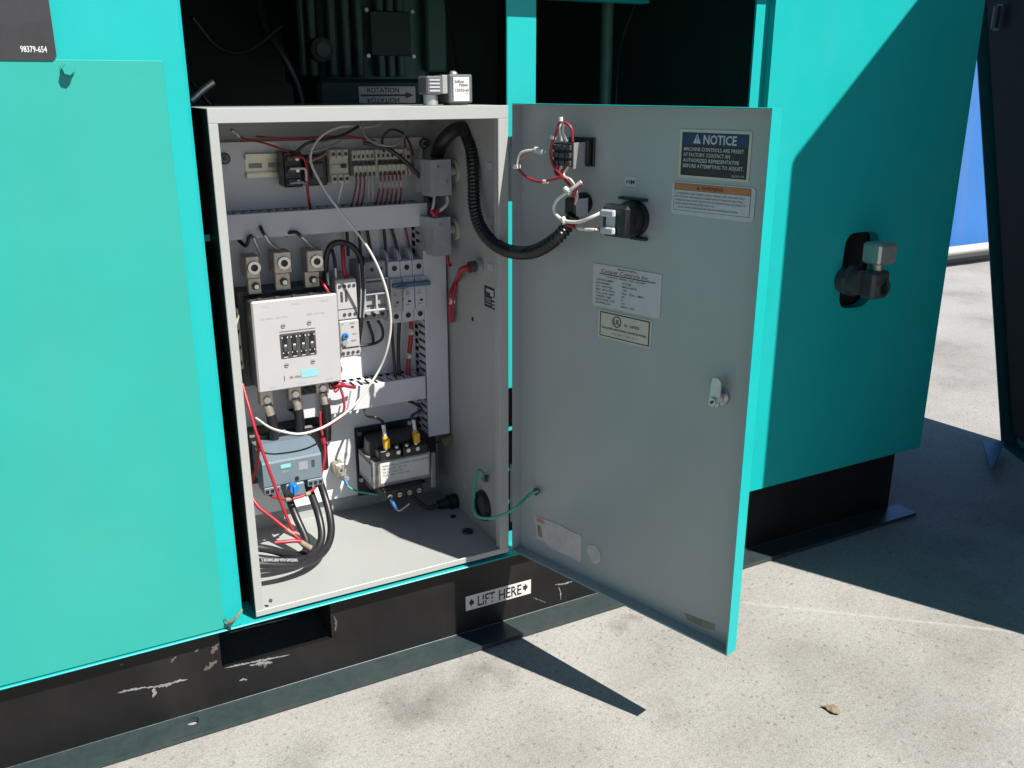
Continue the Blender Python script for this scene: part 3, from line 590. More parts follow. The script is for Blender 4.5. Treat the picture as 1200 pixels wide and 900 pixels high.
for c in ((0.0644, 0.247, 0.7366),(0.3733, 0.247, 0.7494)):
    b=MB(); b.cyl((c[0],YB,c[2]),(c[0],YB-.0015,c[2]),.0085,M['dgrey'],seg=18); b.cyl((c[0],YB-.0015,c[2]),(c[0],YB-.0045,c[2]),.0062,M['grey_pl'],.0055,6,False); b.cyl((c[0],YB-.0045,c[2]),(c[0],YB-.010,c[2]),.003,M['dgrey'],seg=10); sb.append(('plate_nut',b))
P.append(('mounting_plate',mp,sb))
# ------------------------------------------------------------------ cabinet door
TH=1.29301
dv=Vector((math.cos(TH),-math.sin(TH),0)); FDR=frame((0.41442,0.00506,0),dv,(0,0,1)); LIP=.018
WD=0.3904755937090025; DZ0,DZ1=ZB+.0012,ZB+.0012+0.6660712018593378
ds=MB(); ds.box(0,WD,DZ0,DZ1,-.0009,0,M['door_grey'],F=FDR)
ds.box(.0012,WD-.0012,DZ0,DZ0+.0009,0,LIP,M['door_grey'],F=FDR); ds.box(.0012,WD-.0012,DZ1-.0009,DZ1,0,LIP,M['door_grey'],F=FDR)
ds.box(0,.0009,DZ0,DZ1,0,LIP,M['door_grey'],F=FDR); ds.box(WD-.0009,WD,DZ0,DZ1,0,LIP,M['door_grey'],F=FDR)
for a in ((-.0005,WD+.0011,DZ0-.0011,DZ1+.0011,-.0021,-.0010),(.0002,WD,DZ0-.0011,DZ0-.0002,-.0010,LIP+.0002),(.0002,WD,DZ1+.0002,DZ1+.0011,-.0010,LIP+.0002),(WD+.0002,WD+.0011,DZ0-.0011,DZ1+.0011,-.0010,LIP+.0003)):
    ds.box(*a,M['teal'],F=FDR)
S=[]
def rectpts(l): return l
def quad(mb,pts,n,mt): mb.add([(a,b,n) for a,b in pts],[list(range(len(pts)))],mt,F=FDR)
def sticker(x0,x1,z0,z1,n,mt,c=.002):
    b=MB(); b.prism([(x0+c,z0),(x1-c,z0),(x1,z0+c),(x1,z1-c),(x1-c,z1),(x0+c,z1),(x0,z1-c),(x0,z0+c)],.0002,n,mt,FDR); return b
# notice
u0,v1=(0.2636, 0.7875); u1,v0=(0.3602, 0.7327); u1=0.3594; u0=0.2637; w=u1-u0; h=v1-v0
b=sticker(u0,u1,v0,v1,.0010,M['cream'],.001)
b.box(u0+w*.035,u1-w*.035,v0+h*.05,v0+h*.94,.0010,.0013,M['ink'],F=FDR); b.box(u0+w*.04,u1-w*.04,v0+h*.68,v0+h*.935,.0013,.0015,M['navy'],F=FDR)
b.text('NOTICE',u0+w*.34,v0+h*.715,h*.26,M['label_sh'],.0018,FDR,width=w*.46,bold=.02)
b.add([(u0+w*.20,v0+h*.72,.0018),(u0+w*.31,v0+h*.72,.0018),(u0+w*.255,v0+h*.92,.0018)],[(0,1,2)],M['label_sh'],F=FDR)
b.box(u0+w*.249,u0+w*.261,v0+h*.79,v0+h*.87,.0018,.0020,M['navy'],F=FDR); b.box(u0+w*.249,u0+w*.261,v0+h*.745,v0+h*.765,.0018,.0020,M['navy'],F=FDR)
for i,(t,ww) in enumerate((('MACHINE CONTROLS ARE PRESET',.84),('AT FACTORY. CONTACT AN',.66),('AUTHORIZED REPRESENTATIVE',.79),('BEFORE ATTEMPTING TO ADJUST.',.85))):
    b.text(t,u0+w*.07,v0+h*(.565-.115*i),h*.105,M['label_sh'],.0018,FDR,width=w*ww,bold=.012)
b.text('02250-072',u0+w*.77,v0+h*.085,h*.055,M['label_sh'],.0018,FDR,width=w*.17)
S.append(('notice_sticker',b,'navy and black NOTICE sticker with white lettering'))
# warning
u0,v1=(0.256, 0.7275); u1=0.3694; v0=0.6893; w=u1-u0; h=v1-v0
b=sticker(u0,u1,v0,v1,.0010,M['label_sh'],.003)
b.box(u0+w*.03,u1-w*.05,v0+h*.13,v1-h*.035,.0010,.0012,M['fadeink'],F=FDR); b.box(u0+w*.035,u1-w*.055,v0+h*.145,v0+h*.75,.0012,.0014,M['label_sh'],F=FDR); b.box(u0+w*.035,u1-w*.055,v0+h*.76,v1-h*.045,.0012,.0014,M['orange'],F=FDR)
b.text('WARNING',u0+w*.37,v0+h*.80,h*.16,M['redink'],.0017,FDR,width=w*.26,bold=.02); b.add([(u0+w*.31,v0+h*.80,.0017),(u0+w*.355,v0+h*.80,.0017),(u0+w*.332,v0+h*.92,.0017)],[(0,1,2)],M['redink'],F=FDR)
for i,t in enumerate(('TO MAINTAIN OVERCURRENT, SHORT CIRCUIT AND GROUND FAULT','PROTECTION, THE MANUFACTURERS INSTRUCTIONS FOR SELECTING','OVERLOAD AND SHORT CIRCUIT PROTECTION MUST BE FOLLOWED TO','REDUCE THE RISK OF FIRE OR ELECTRIC SHOCK.  NO. 1','NOTE: THE MACHINE MUST NOT BE RUN IN REVERSE ROTATION')):
    b.text(t,u0+w*(.05 if i<4 else .09),v0+h*(.63-.105*i),h*.085,M['fadeink'],.0017,FDR,width=w*(.84,.82,.85,.50,.72)[i])
S.append(('warning_sticker',b,'white WARNING sticker with a faded orange header'))
# maker's plate
u0,v1=(0.1361, 0.6133); u1=0.2476; v0=0.5571; w=u1-u0; h=v1-v0
b=sticker(u0,u1,v0,v1,.0010,M['label_sh'],.0005)
b.text('MANUFACTURED BY:',u0+w*.37,v0+h*.93,h*.05,M['fadeink'],.0013,FDR,width=w*.28,bold=.02)
b.text('Cooper Controls Inc.',u0+w*.12,v0+h*.815,h*.13,M['fadeink'],.0013,FDR,width=w*.70,bold=.004,shear=.15)
b.box(u0+w*.10,u0+w*.92,v0+h*.775,v0+h*.795,.0010,.0013,M['ink'],F=FDR)
b.text('CONTROL  PANELS  AND  SYSTEMS',u0+w*.2,v0+h*.715,h*.05,M['fadeink'],.0013,FDR,width=w*.58,bold=.015)
for i,(l,r) in enumerate((('CUSTOM NUMBER','312720'),('JOB NUMBER','480/3/60HZ'),('SUP. VOLTAGE','120'),('MAX. HP RATING','50A  75A - 480V'),('FULL LOAD AMPS','65'),('LARGEST AMP','5'),('ENCLOSURE TYPE','12'),('DRAWING NO.','84411-001'))):
    b.text(l,u0+w*.05,v0+h*(.62-.078*i),h*.062,M['fadeink'],.0013,FDR,width=w*(.016*len(l)+.06),bold=.01); b.text(r,u0+w*.44,v0+h*(.62-.078*i),h*.062,M['fadeink'],.0013,FDR,width=w*.022*len(r),bold=.01)
S.append(('maker_plate',b,'pale printed data plate in small grey type'))
# listing label
u0,v1=(0.1473, 0.553); u1=0.2361; v0=0.5154; w=u1-u0; h=v1-v0
b=sticker(u0,u1,v0,v1,.0010,M['cream'],.0015)
b.box(u0+w*.035,u1-w*.035,v0+h*.07,v1-h*.05,.0010,.0012,M['ink'],F=FDR); b.box(u0+w*.055,u1-w*.055,v0+h*.11,v1-h*.09,.0012,.0014,M['cream'],F=FDR)
c=(u0+w*.36,v0+h*.68); b.cyl((c[0],c[1],.0014),(c[0],c[1],.0016),h*.2,M['ink'],seg=24,hole=h*.165,F=FDR); b.text('UL',c[0],c[1]-h*.09,h*.24,M['ink'],.0017,FDR,align='CENTER',bold=.03)
b.text('IN  LISTED',u0+w*.50,v0+h*.58,h*.12,M['ink'],.0017,FDR,width=w*.28,bold=.02)
b.text('ENCLOSED INDUSTRIAL CONTROL PANEL',u0+w*.08,v0+h*.36,h*.10,M['ink'],.0017,FDR,width=w*.83,bold=.02); b.text('No. DD - 542 311',u0+w*.28,v0+h*.2,h*.09,M['fadeink'],.0017,FDR,width=w*.45)
S.append(('listing_label',b,'cream label with a circled emblem inside a black border'))
# terminal sticker
u0,v1=(0.1838, 0.7277); u1,v0=(0.2019, 0.7165); b=sticker(u0,u1,v0,v1,.0008,M['label_sh'],.0005); b.text('HM',(u0+u1)/2,v0+(v1-v0)*.25,(v1-v0)*.7,M['ink'],.0011,FDR,align='CENTER',width=(u1-u0)*.7,bold=.01); S.append(('terminal_sticker',b))
# torn paper, round paper, tape residue
b=MB(); pts=[(0.0319, 0.2101),(0.0553, 0.2112),(0.0817, 0.2135),(0.0972, 0.212),(0.1075, 0.2102),(0.1242, 0.2121),(0.1276, 0.2092),(0.1272, 0.1672),(0.1052, 0.1685),(0.0826, 0.1683),(0.0649, 0.1674),(0.0523, 0.1742),(0.0378, 0.1717)]
b.prism(pts,.0002,.0009,M['torn'],FDR); q=[(0.0355, 0.2085),(0.0535, 0.2091),(0.0519, 0.2028),(0.0374, 0.202)]; quad(b,q,.0011,M['pinkink']); q=[(0.0375, 0.1977),(0.0447, 0.1974),(0.0504, 0.1792),(0.0395, 0.1781)]; quad(b,q,.0011,M['sand']); S.append(('torn_sticker',b,'torn white paper sticker with a faded red corner'))
b=MB(); c=(0.1513, 0.1905); b.prism([(c[0]+.0135*math.cos(t)*(1 if not 3.3<t<4.2 else .75),c[1]+.0145*math.sin(t)*(1 if not 3.3<t<4.2 else .75)) for t in [2*math.pi*i/24 for i in range(24)]],.0002,.0009,M['torn'],FDR); S.append(('round_sticker',b,'round scrap of pale paper'))
b=MB(); b.prism([(0.3117, 0.1644),(0.3599, 0.1681),(0.3593, 0.1595),(0.3396, 0.1562),(0.3178, 0.1567)],.0001,.0005,M['sand'],FDR); S.append(('tape_residue',b))
# latch
lt=MB(); c=(0.3428, 0.4846)
lt.cyl((c[0]+.003,c[1]-.006,0.0002),(c[0]+.003,c[1]-.006,.004),.011,M['steel'],.010,20,F=FDR); lt.cyl((c[0]+.003,c[1]-.006,.004),(c[0]+.003,c[1]-.006,.012),.0075,M['steel'],seg=16,F=FDR)
lt.prism([(c[0]-.0065,c[1]-.016),(c[0]+.0075,c[1]-.016),(c[0]+.009,c[1]+.008),(c[0]+.0085,c[1]+.016),(c[0]+.004,c[1]+.020),(c[0]-.003,c[1]+.019),(c[0]-.005,c[1]+.010)],.0121,.0148,M['alu'],FDR)
lt.cyl((c[0]+.0005,c[1]-.010,.0148),(c[0]+.0005,c[1]-.010,.0185),.006,M['steel'],.0055,6,False,F=FDR); lt.cyl((c[0]+.0005,c[1]-.010,.0185),(c[0]+.0005,c[1]-.010,.0205),.002,M['dgrey'],seg=8,F=FDR)
S.append(('latch',lt,'metal cam latch with a bolted tongue'))
# hinges
for (ya,yb) in ((172,233),(545,612)):
    b=MB(); za=0.7567 if ya==172 else 0.2896; zb_=0.687 if ya==172 else 0.1941
    b.box(-.0035,-.0006,zb_,za,.004,LIP+.001,M['door_grey'],F=FDR); b.cyl((-.0065,zb_+.002,LIP-.004),(-.0065,za-.002,LIP-.004),.0032,M['grey'],seg=10,F=FDR); S.append(('hinge',b))
st=MB(); c=(0.0386, 0.2536); st.cyl((c[0],c[1],.0003),(c[0],c[1],.010),.003,M['dgrey'],seg=10,F=FDR); st.cyl((c[0],c[1],.004),(c[0],c[1],.007),.006,M['dgrey'],seg=6,smooth=False,F=FDR); S.append(('ground_stud',st))
P.append(('cabinet_door',ds,S,'grey-lined teal cabinet door swung wide open'))
for (ya,yb) in ((0.4105,0.35),(0.3432,0.2836),(0.278,0.2311),(0.2239,0.1774)):
    b=MB(); b.box(W+.0012,W+.014,.004,.0055,yb,ya,M['black_paint']); P.append(('hinge_leaf',b))
for (ya,yb) in ((0.7699,0.683),):
    b=MB(); b.box(W+.0012,W+.014,.004,.0055,yb,ya,M['door_grey']); P.append(('hinge_leaf',b))
ft_=[]
for x_ in (.05,W-.05):
    b=MB(); b.box(x_-.02,x_+.02,.06,.16,0.1389+.0003,ZB-.0006,M['black'],.001); P.append(('foot',b))
thing('control_cabinet','open light grey electrical cabinet set into the teal enclosure','cabinet',P)
# ------------------------------------------------------------------ wire ducts
def duct(name,label,x0,x1,z0,z1,vert,yF=.198,slotside=True):
    cv=MB(); cv.box(x0,x1,yF,yF+.004,z0,z1,M['duct'],.0008)
    bs=MB(); i=.0012
    bs.box(x0+i,x1-i,YB-.002,YB-.0002,z0+i,z1-i,M['duct'])
    pitch=.0125; L0,L1=(z0,z1) if vert else (x0,x1)
    n=int((L1-L0)/pitch)
    for s in (0,1):
        for k in range(n):
            a=L0+.003+k*pitch; e=a+.0075
            if vert:
                xx=(x0+i) if s==0 else (x1-i-.0015); bs.box(xx,xx+.0015,yF+.0042,YB-.0022,a,e,M['duct'])
            else:
                zz=(z0+i) if s==0 else (z1-i-.0015); bs.box(a,e,yF+.0042,YB-.0022,zz,zz+.0015,M['duct'])
        if vert: xx=(x0+i) if s==0 else (x1-i-.0015); bs.box(xx,xx+.0015,YB-.0145,YB-.0022,z0+i,z1-i,M['duct'])
        else: zz=(z0+i) if s==0 else (z1-i-.0015); bs.box(x0+i,x1-i,YB-.0145,YB-.0022,zz,zz+.0015,M['duct'])
    return thing(name,label,'wire duct',[('duct_cover',cv),('slotted_channel',bs)],group='grey slotted wire ducts')
r=(0.0519, 0.357, 0.6277, 0.6634); duct('wire_duct','grey slotted wire duct running across under the terminal strips',.026,r[1]-.002,r[2],r[3],False)
r=(0.1396, 0.3439, 0.3449, 0.3738); z1=0.3838; duct('wire_duct','grey slotted wire duct running across above the transformer',0.1241,0.3432,r[2],z1,False)
r=(0.3499, 0.3825, 0.2761, 0.6315); duct('wire_duct','tall upright grey wire duct beside the circuit breaker',0.3447+.001,0.3845,r[2],r[3]-.001,True)
duct('wire_duct','short upright grey wire duct tucked behind the contactor edge',.014,.040,0.3475,0.6275,True)
# ------------------------------------------------------------------ rail and terminal row
r=(0.0927, 0.3297, 0.7006, 0.742); rl=MB(); zr0,zr1=r[2],0.742; xr0,xr1=r[0],0.3625
zr0=0.7086
rl.box(xr0,xr1,.2465,YB-.0002,zr0+.006,zr1-.006,M['rail']); rl.box(xr0,xr1,.240,.2415,zr1-.006,zr1,M['rail']); rl.box(xr0,xr1,.240,.2415,zr0,zr0+.006,M['rail']); rl.box(xr0,xr1,.2415,.2465,zr1-.0075,zr1-.006,M['rail']); rl.box(xr0,xr1,.2415,.2465,zr0+.006,zr0+.0075,M['rail'])
so=MB()
for k in range(3):
    a=xr0+.005+k*.028; zc=(zr0+zr1)/2; so.box(a,a+.019,.2458,.2464,zc-.0035,zc+.0035,M['grey_pl'],.0001)
thing('din_rail','bare stretch of metal mounting rail below the cabinet top','rail',[('rail_body',rl),('rail_slot',so)])
# black relay socket
r=(0.1372, 0.1645, 0.696, 0.7462); b=MB(); b.box(r[0],r[1],.205,.239,r[2],r[3],M['black'],.002); 
k=[]; 
for i in range(3):
    z=r[3]-.006-i*.016; t=MB(); t.box(r[0]+.004,r[1]-.004,.200,.2048,z-.008,z,M['dgrey'],.001); k.append(('terminal_step',t)); s=MB(); s.cyl((r[1]-.009,.1995,z-.004),(r[1]-.009,.1975,z-.004),.0028,M['steel'],seg=10); k.append(('terminal_screw',s))
thing('relay_socket','black relay socket at the end of the bare rail','relay',[('socket_body',b)]+k)
r=(0.1721, 0.2037, 0.6958, 0.7398); b=MB(); b.box(r[0],r[1],.214,.239,r[2],r[3],M['black'],.002); b2=MB(); b2.box(r[0]+.006,r[1]-.006,.206,.2138,r[2]+.01,r[3]-.01,M['dgrey'],.002)
thing('plug_relay','black plug-in relay between its socket and the beige contactor','relay',[('relay_case',b),('relay_cap',b2)])
# small beige contactor
r=(0.2048, 0.233, 0.6985, 0.7478); x0,x1,z0,z1=r; b=MB(); b.box(x0,x1,.203,.239,z0,z1,M['beige'],.0015); hh=z1-z0; pr=[('relay_case',b)]
for i in range(3):
    c=x0+(x1-x0)*(i+.5)/3; wd_=(x1-x0)/3
    for zc in (z1-hh*.14,z0+hh*.14): b=MB(); b.box(c-wd_*.42,c+wd_*.42,.199,.2028,zc-hh*.13,zc+hh*.13,M['beige'],.001); b.cyl((c,.1989,zc),(c,.1984,zc),.0028,M['black'],seg=10); pr.append(('terminal',b))
b=MB(); b.box(x0+.002,x0+.015,.200,.2028,z0+hh*.44,z0+hh*.56,M['white'],.0005); pr.append(('marker_tag',b)); b=MB(); b.box(x1-.012,x1-.004,.199,.2028,z0+hh*.45,z0+hh*.57,M['black'],.0008); pr.append(('test_button',b))
thing('control_relay','small beige control relay with a black button on the top rail','relay',pr)
# terminal strips
def strip(label,xa,xb,n):
    pr=[]; wd_=(xb-xa)/n; zt_=TZ
    for i in range(n):
        a=xa+i*wd_; b=MB(); m=M['beige']
        b.box(a+.0002,a+wd_-.0002,.212,.239,zt_[3],zt_[0],m,.0006); b.box(a+.0002,a+wd_-.0002,.206,.2118,zt_[1],zt_[0],m,.0006); b.box(a+.0002,a+wd_-.0002,.200,.2118,zt_[3],zt_[2],m,.0006)
        b.box(a+.0008,a+wd_-.0008,.2085,.2118,zt_[2]+.001,zt_[1]-.001,M['dgrey'])
        b.box(a+wd_*.28,a+wd_*.72,.2054,.2059,(zt_[0]+zt_[1])/2-.004,(zt_[0]+zt_[1])/2+.001,M['black']); b.box(a+wd_*.26,a+wd_*.74,.1994,.1999,(zt_[2]+zt_[3])/2-.0075,(zt_[2]+zt_[3])/2-.0015,M['black'])
        pr.append(('terminal',b))
    e=MB(); e.box(xb,xb+.0016,.198,.239,zt_[3]-.001,zt_[0]+.001,M['beige']); pr.append(('end_cover',e))
    thing('terminal_strip',label,'terminal strip',pr,group='beige terminal strips')
TZ=(0.7448,0.73,0.7231,0.7071)
strip('beige terminal strip of five ways beside the beige relay',0.2399,0.2744,5)
strip('beige terminal strip of six ways carrying red wires',0.2777,0.3214,6)
b=MB(); r=(0.3263, 0.3347, 0.704, 0.7425); b.box(r[0],r[1],.21,.239,r[2],r[3],M['beige'],.001); b.cyl(((r[0]+r[1])/2,.2098,r[3]-.01),((r[0]+r[1])/2,.2092,r[3]-.01),.003,M['black'],seg=10); thing('end_terminal','single beige end clamp closing the terminal row','terminal',b)
# ================================================================== main contactor
x0,x1,z0,z1=0.0646,0.1905,0.4087,0.5447
w=x1-x0; h=z1-z0; pr=[]
b=MB(); b.box(x0+.001,x1-.001,.1665,YB-.0003,z0+.003,z1-.002,M['dgrey'],.002); b.box(x0-.008,x1+.004,.215,YB-.0006,z0-.004,z1+.006,M['dgrey'],.002)
for k in range(5): b.box(x0+.012+k*w*.2,x0+.018+k*w*.2,.168,.176,z1-.002,z1+.0015,M['dgrey'])
pr.append(('contactor_body',b))
b=MB(); b.box(x0,x1,.160,.1663,z0,z1,M['white'],.0022)
a=(0.1013, 0.1539, 0.4579, 0.4946); ax0,ax1,az0,az1=a[0],a[1],a[2]-.001,a[3]-.001
win=MB(); win.box(ax0,ax1,.1588,.1599,az0,az1,M['dgrey'],.0003); cw=(ax1-ax0)/4; ah=az1-az0
for k in range(4):
    c=ax0+cw*(k+.5); win.box(c-cw*.27,c+cw*.27,.1580,.1587,az0+ah*.10,az1-ah*.08,M['black'])
    win.box(c-cw*.12,c+cw*.16,.1570,.1580,az0+ah*.50,az0+ah*.56,M['label']); win.box(c-cw*.2,c+cw*.2,.1568,.1579,az0+ah*.28,az0+ah*.48,M['dgrey'],.0004)
    for sx in (-1,1): win.box(c+sx*cw*.3-.0007,c+sx*cw*.3+.0007,.1574,.1587,az0+ah*.82,az0+ah*.88,M['label']); win.box(c+sx*cw*.26-.0006,c+sx*cw*.26+.0006,.1574,.1587,az0+ah*.20,az0+ah*.25,M['label'])
    win.box(c-cw*.2,c+cw*.2,.1582,.1587,az0+ah*.03,az0+ah*.06,M['label'])
sl_=MB(); sl_.box(ax0,ax1,.1594,.1599,az1+.003,az1+.0036,M['fadeink'])
sub=[('indicator_window',win,'dark four-slot indicator window'),('seam_line',sl_)]
for c in ((0.1075, 0.159, 0.5055),(0.1459, 0.159, 0.5059),(0.108, 0.159, 0.4462),(0.1476, 0.159, 0.4465)):
    s=MB(); s.cyl((c[0],.1599,c[2]),(c[0],.1588,c[2]),.0036,M['grey_pl'],.0033,14); s.box(c[0]-.0024,c[0]+.0024,.1585,.1588,c[2]-.0005,c[2]+.0005,M['ink']); sub.append(('cover_screw',s))
s=MB(); t=(0.1286, 0.154, 0.4263, 0.4334); s.box(t[0],t[1],.1594,.1599,t[2]-.003,t[3]+.002,M['cyan']); t2=(0.1029, 0.1268, 0.4264, 0.4299); s.box(t2[0],t2[0]+.0008,.1594,.1599,t2[2]-.004,t2[2]+.004,M['fadeink']); s.text('3R-1056',t2[0]+.008,t2[2]-.0015,.005,M['fadeink'],0.0,frame((0,.1592,0),(1,0,0),(0,0,1))); sub.append(('cyan_tab',s))
s=MB(); FQ=frame((0,.1594,0),(1,0,0),(0,0,1))
for i,(t,fx,fz,fw) in enumerate((('1/L1',.10,.93,.09),('3/L2',.45,.93,.09),('5/L3',.80,.93,.09),('2/T1',.12,.045,.09),('4/T2',.46,.045,.09),('6/T3',.80,.045,.09),('Ui 1000V  Ith 215A',.10,.80,.30),('600V AC max',.62,.80,.22))): s.text(t,x0+w*fx,z0+h*fz,.0042,M['label_sh'],0,FQ,width=w*fw)
sub.append(('faint_print',s)); pr.append(('front_cover',b,sub))
# line lugs
for (px,py,bx0,by0,bx1,by1) in ():
    pass
LUG=(((0.0696, 0.0899, 0.5707, 0.6035),(0.0719, 0.0911, 0.5504, 0.57),(0.0802, 0.195, 0.5865)),((0.11, 0.1363, 0.5739, 0.6063),(0.1117, 0.1342, 0.5524, 0.5737),(0.1237, 0.195, 0.5902)),((0.1589, 0.1846, 0.572, 0.6048),(0.1555, 0.1782, 0.5519, 0.5722),(0.1733, 0.195, 0.5884)))
for r,t,c in LUG:
    b=MB(); b.box(r[0],r[1],.195,.228,r[2],r[3],M['brass'],.0015)
    b.box(t[0],t[1],.202,.214,t[2]-.004,r[2]+.0004,M['brass'],.001)
    k=MB(); cx=(r[0]+r[1])/2+.001; cz=(r[2]+r[3])/2; k.cyl((cx,.1948,cz),(cx,.1905,cz),.0098,M['steel'],.0092,20,hole=.0052); k.cyl((cx,.1947,cz),(cx,.1935,cz),.0053,M['black'],seg=6)
    s=MB(); sx=(t[0]+t[1])/2+.001; sz=(t[2]+r[2])/2-.002; s.cyl((sx,.2018,sz),(sx,.1975,sz),.0062,M['dgrey'],.0058,6,False); s.cyl((sx,.1975,sz),(sx,.194,sz),.0034,M['steel'],seg=12)
    pr.append(('line_lug',b,[('clamp_screw',k),('terminal_bolt',s)]))
# load terminals under the contactor
LOAD=((0.0821, 0.19, 0.3856),(0.1251, 0.19, 0.3882),(0.168, 0.19, 0.391))
for c in LOAD:
    b=MB(); b.box(c[0]-.010,c[0]+.010,.190,.206,c[2]-.008,z0+.0035,M['brass'],.001); b.cyl((c[0],.1898,c[2]+.002),(c[0],.186,c[2]+.002),.006,M['steel'],.0055,6,False); pr.append(('load_terminal',b))
thing('main_contactor','large white-faced power contactor with three square cable lugs','contactor',pr)
# aux block on its left side
r=(0.0517, 0.0596, 0.4357, 0.5274); b=MB(); xA=x0-.020; b.box(xA,x0-.0085,.205,YB-.0004,r[2],r[3],M['beige'],.001); k=[]
for i in range(4): s=MB(); zz=r[3]-.010-i*(r[3]-r[2]-.02)/3; s.cyl((xA+.006,.2048,zz),(xA+.006,.2035,zz),.0036,M['black'],seg=12); k.append(('terminal_hole',s))
thing('auxiliary_block','beige auxiliary contact block on the left flank of the contactor','contact block',[('block_case',b)]+k)
# overload module right of the contactor
YM=.178
r=(0.1818, 0.2259, 0.4976, 0.5611); mx0,mx1,mz0,mz1=0.1809,0.227,0.4986,0.5609
mx0=max(mx0,x1+.0045); hh=mz1-mz0; ww=mx1-mx0
b=MB(); b.box(mx0,mx1,YM,YB-.0005,mz0,mz1,M['white'],.0015); pr=[('upper_case',b)]
for i in range(4): s=MB(); cx=mx0+ww*(.18+.23*i); s.cyl((cx,YM-.0003,mz1-hh*.17),(cx,YM-.0010,mz1-hh*.17),.0027,M['dgrey'],seg=12); pr.append(('terminal_hole',s))
for i in range(3): s=MB(); cx=mx0+ww*(.34+.26*i); s.cyl((cx,YM-.0003,mz0+hh*.13),(cx,YM-.0010,mz0+hh*.13),.0027,M['dgrey'],seg=12); pr.append(('terminal_hole',s))
for cx in (.2,.42): s=MB(); s.box(mx0+ww*cx,mx0+ww*(cx+.10),YM-.001,YM-.0003,mz0+hh*.46,mz0+hh*.70,M['dgrey']); pr.append(('switch_slot',s))
s=MB(); s.box(mx0,mx1,YM-.0006,YM-.0002,mz0+hh*.26,mz0+hh*.275,M['fadeink']); pr.append(('seam_line',s))
b=MB(); nz0,nz1=0.4404,mz0-.001; nx0,nx1=mx0+.001,0.2271; b.box(nx0,nx1,YM-.002,YB-.0005,nz0,nz1,M['white'],.0015)
ww=nx1-nx0; hh=nz1-nz0
k=MB(); c=(0.2039, 0.175, 0.4742); k.cyl((c[0],YM-.0022,c[2]),(c[0],YM-.006,c[2]),.0052,M['blue'],.0046,16); k.cyl((c[0]+.0005,YM-.006,c[2]),(c[0]+.0005,YM-.0066,c[2]),.002,M['ink'],seg=10)
k2=MB(); k2.cyl((c[0]-.001,YM-.0022,c[2]-.010),(c[0]-.001,YM-.005,c[2]-.010),.0045,M['grey_pl'],seg=12)
l=MB(); l.box(nx0+ww*.08,nx1-ww*.06,YM-.0028,YM-.0022,nz0+hh*.25,nz0+hh*.28,M['ink']); l.box(nx0+ww*.6,nx0+ww*.72,YM-.0028,YM-.0022,nz0+hh*.80,nz0+hh*.84,M['redink'])
sub=[('setting_dial',k),('reset_dial',k2),('printed_line',l)]
for i in range(4): s=MB(); cx=nx0+ww*(.12+.25*i); s.cyl((cx,YM-.0023,nz0+hh*.12),(cx,YM-.0030,nz0+hh*.12),.0026,M['dgrey'],seg=12); sub.append(('terminal_hole',s))
pr.append(('lower_case',b,sub))
s=MB(); FQ=frame((0,YM-.0024,0),(1,0,0),(0,0,1))
for t,fx,fz in (('A1',.1,.90),('13NO',.5,.90),('TEST',.62,.60),('RESET',.55,.42),('95 96 97 98',.10,.02)): s.text(t,nx0+ww*fx,nz0+hh*fz,.0034,M['fadeink'],0,FQ)
pr.append(('small_print',s)); thing('thermal_relay','white two-tier relay with a blue dial beside the contactor','relay',pr)
# ------------------------------------------------------------------ small grey contactor, ladder frame, breaker
r=(0.231, 0.2866, 0.4839, 0.5734); gx0,gx1,gz0,gz1=0.2398,0.2865,0.4864,0.5779
w=gx1-gx0; h=gz1-gz0; b=MB(); b.box(gx0,gx1,.208,YB-.0005,gz0,gz1,M['grey_pl'],.0015); pr=[('block_case',b)]
s=MB(); s.box(gx0+w*.08,gx1-w*.02,.2045,.2078,gz0+h*.26,gz1-h*.34,M['grey_pl'],.001); pr.append(('raised_face',s))
for i in range(3): s=MB(); s.cyl((gx0+w*(.2+.3*i),.2077,gz1-h*.14),(gx0+w*(.2+.3*i),.2070,gz1-h*.14),.0032,M['black'],seg=12); pr.append(('terminal_hole',s))
for i in range(3): s=MB(); s.cyl((gx0+w*(.2+.3*i),.2077,gz0+h*.08),(gx0+w*(.2+.3*i),.2070,gz0+h*.08),.0032,M['black'],seg=12); pr.append(('terminal_hole',s))
thing('small_contactor','grey three-pole block behind the white ladder frame','contactor',pr)
lx0,lx1=0.2436,0.2859; lz1,lz0=0.5538,0.5022; h=lz1-lz0
pr=[]
for (a,e) in ((0,.055),(.50,.55),(.945,1.0)): s=MB(); s.box(lx0,lx1,.196,.2005,lz0+h*a,lz0+h*e,M['white'],.0005); pr.append(('cross_bar',s))
for cx in (.06,.5,.94): s=MB(); c=lx0+(lx1-lx0)*cx; s.box(c-.0016,c+.0016,.1965,.2040,lz0+h*.0556,lz0+h*.4995,M['white'],.0005); pr.append(('upright',s))
for cx in (.02,.96): s=MB(); c=lx0+(lx1-lx0)*cx; s.box(c-.0012,c+.0012,.1972,.2040,lz0+h*.5505,lz0+h*.9445,M['grey_pl']); pr.append(('upright',s))
thing('ladder_frame','white open ladder-shaped plastic frame over the grey block','frame',pr)
bx0,bx1=0.2879,0.3492; bz0,bz1=0.4771,0.5756; w=(bx1-bx0)/3; h=bz1-bz0; pr=[]
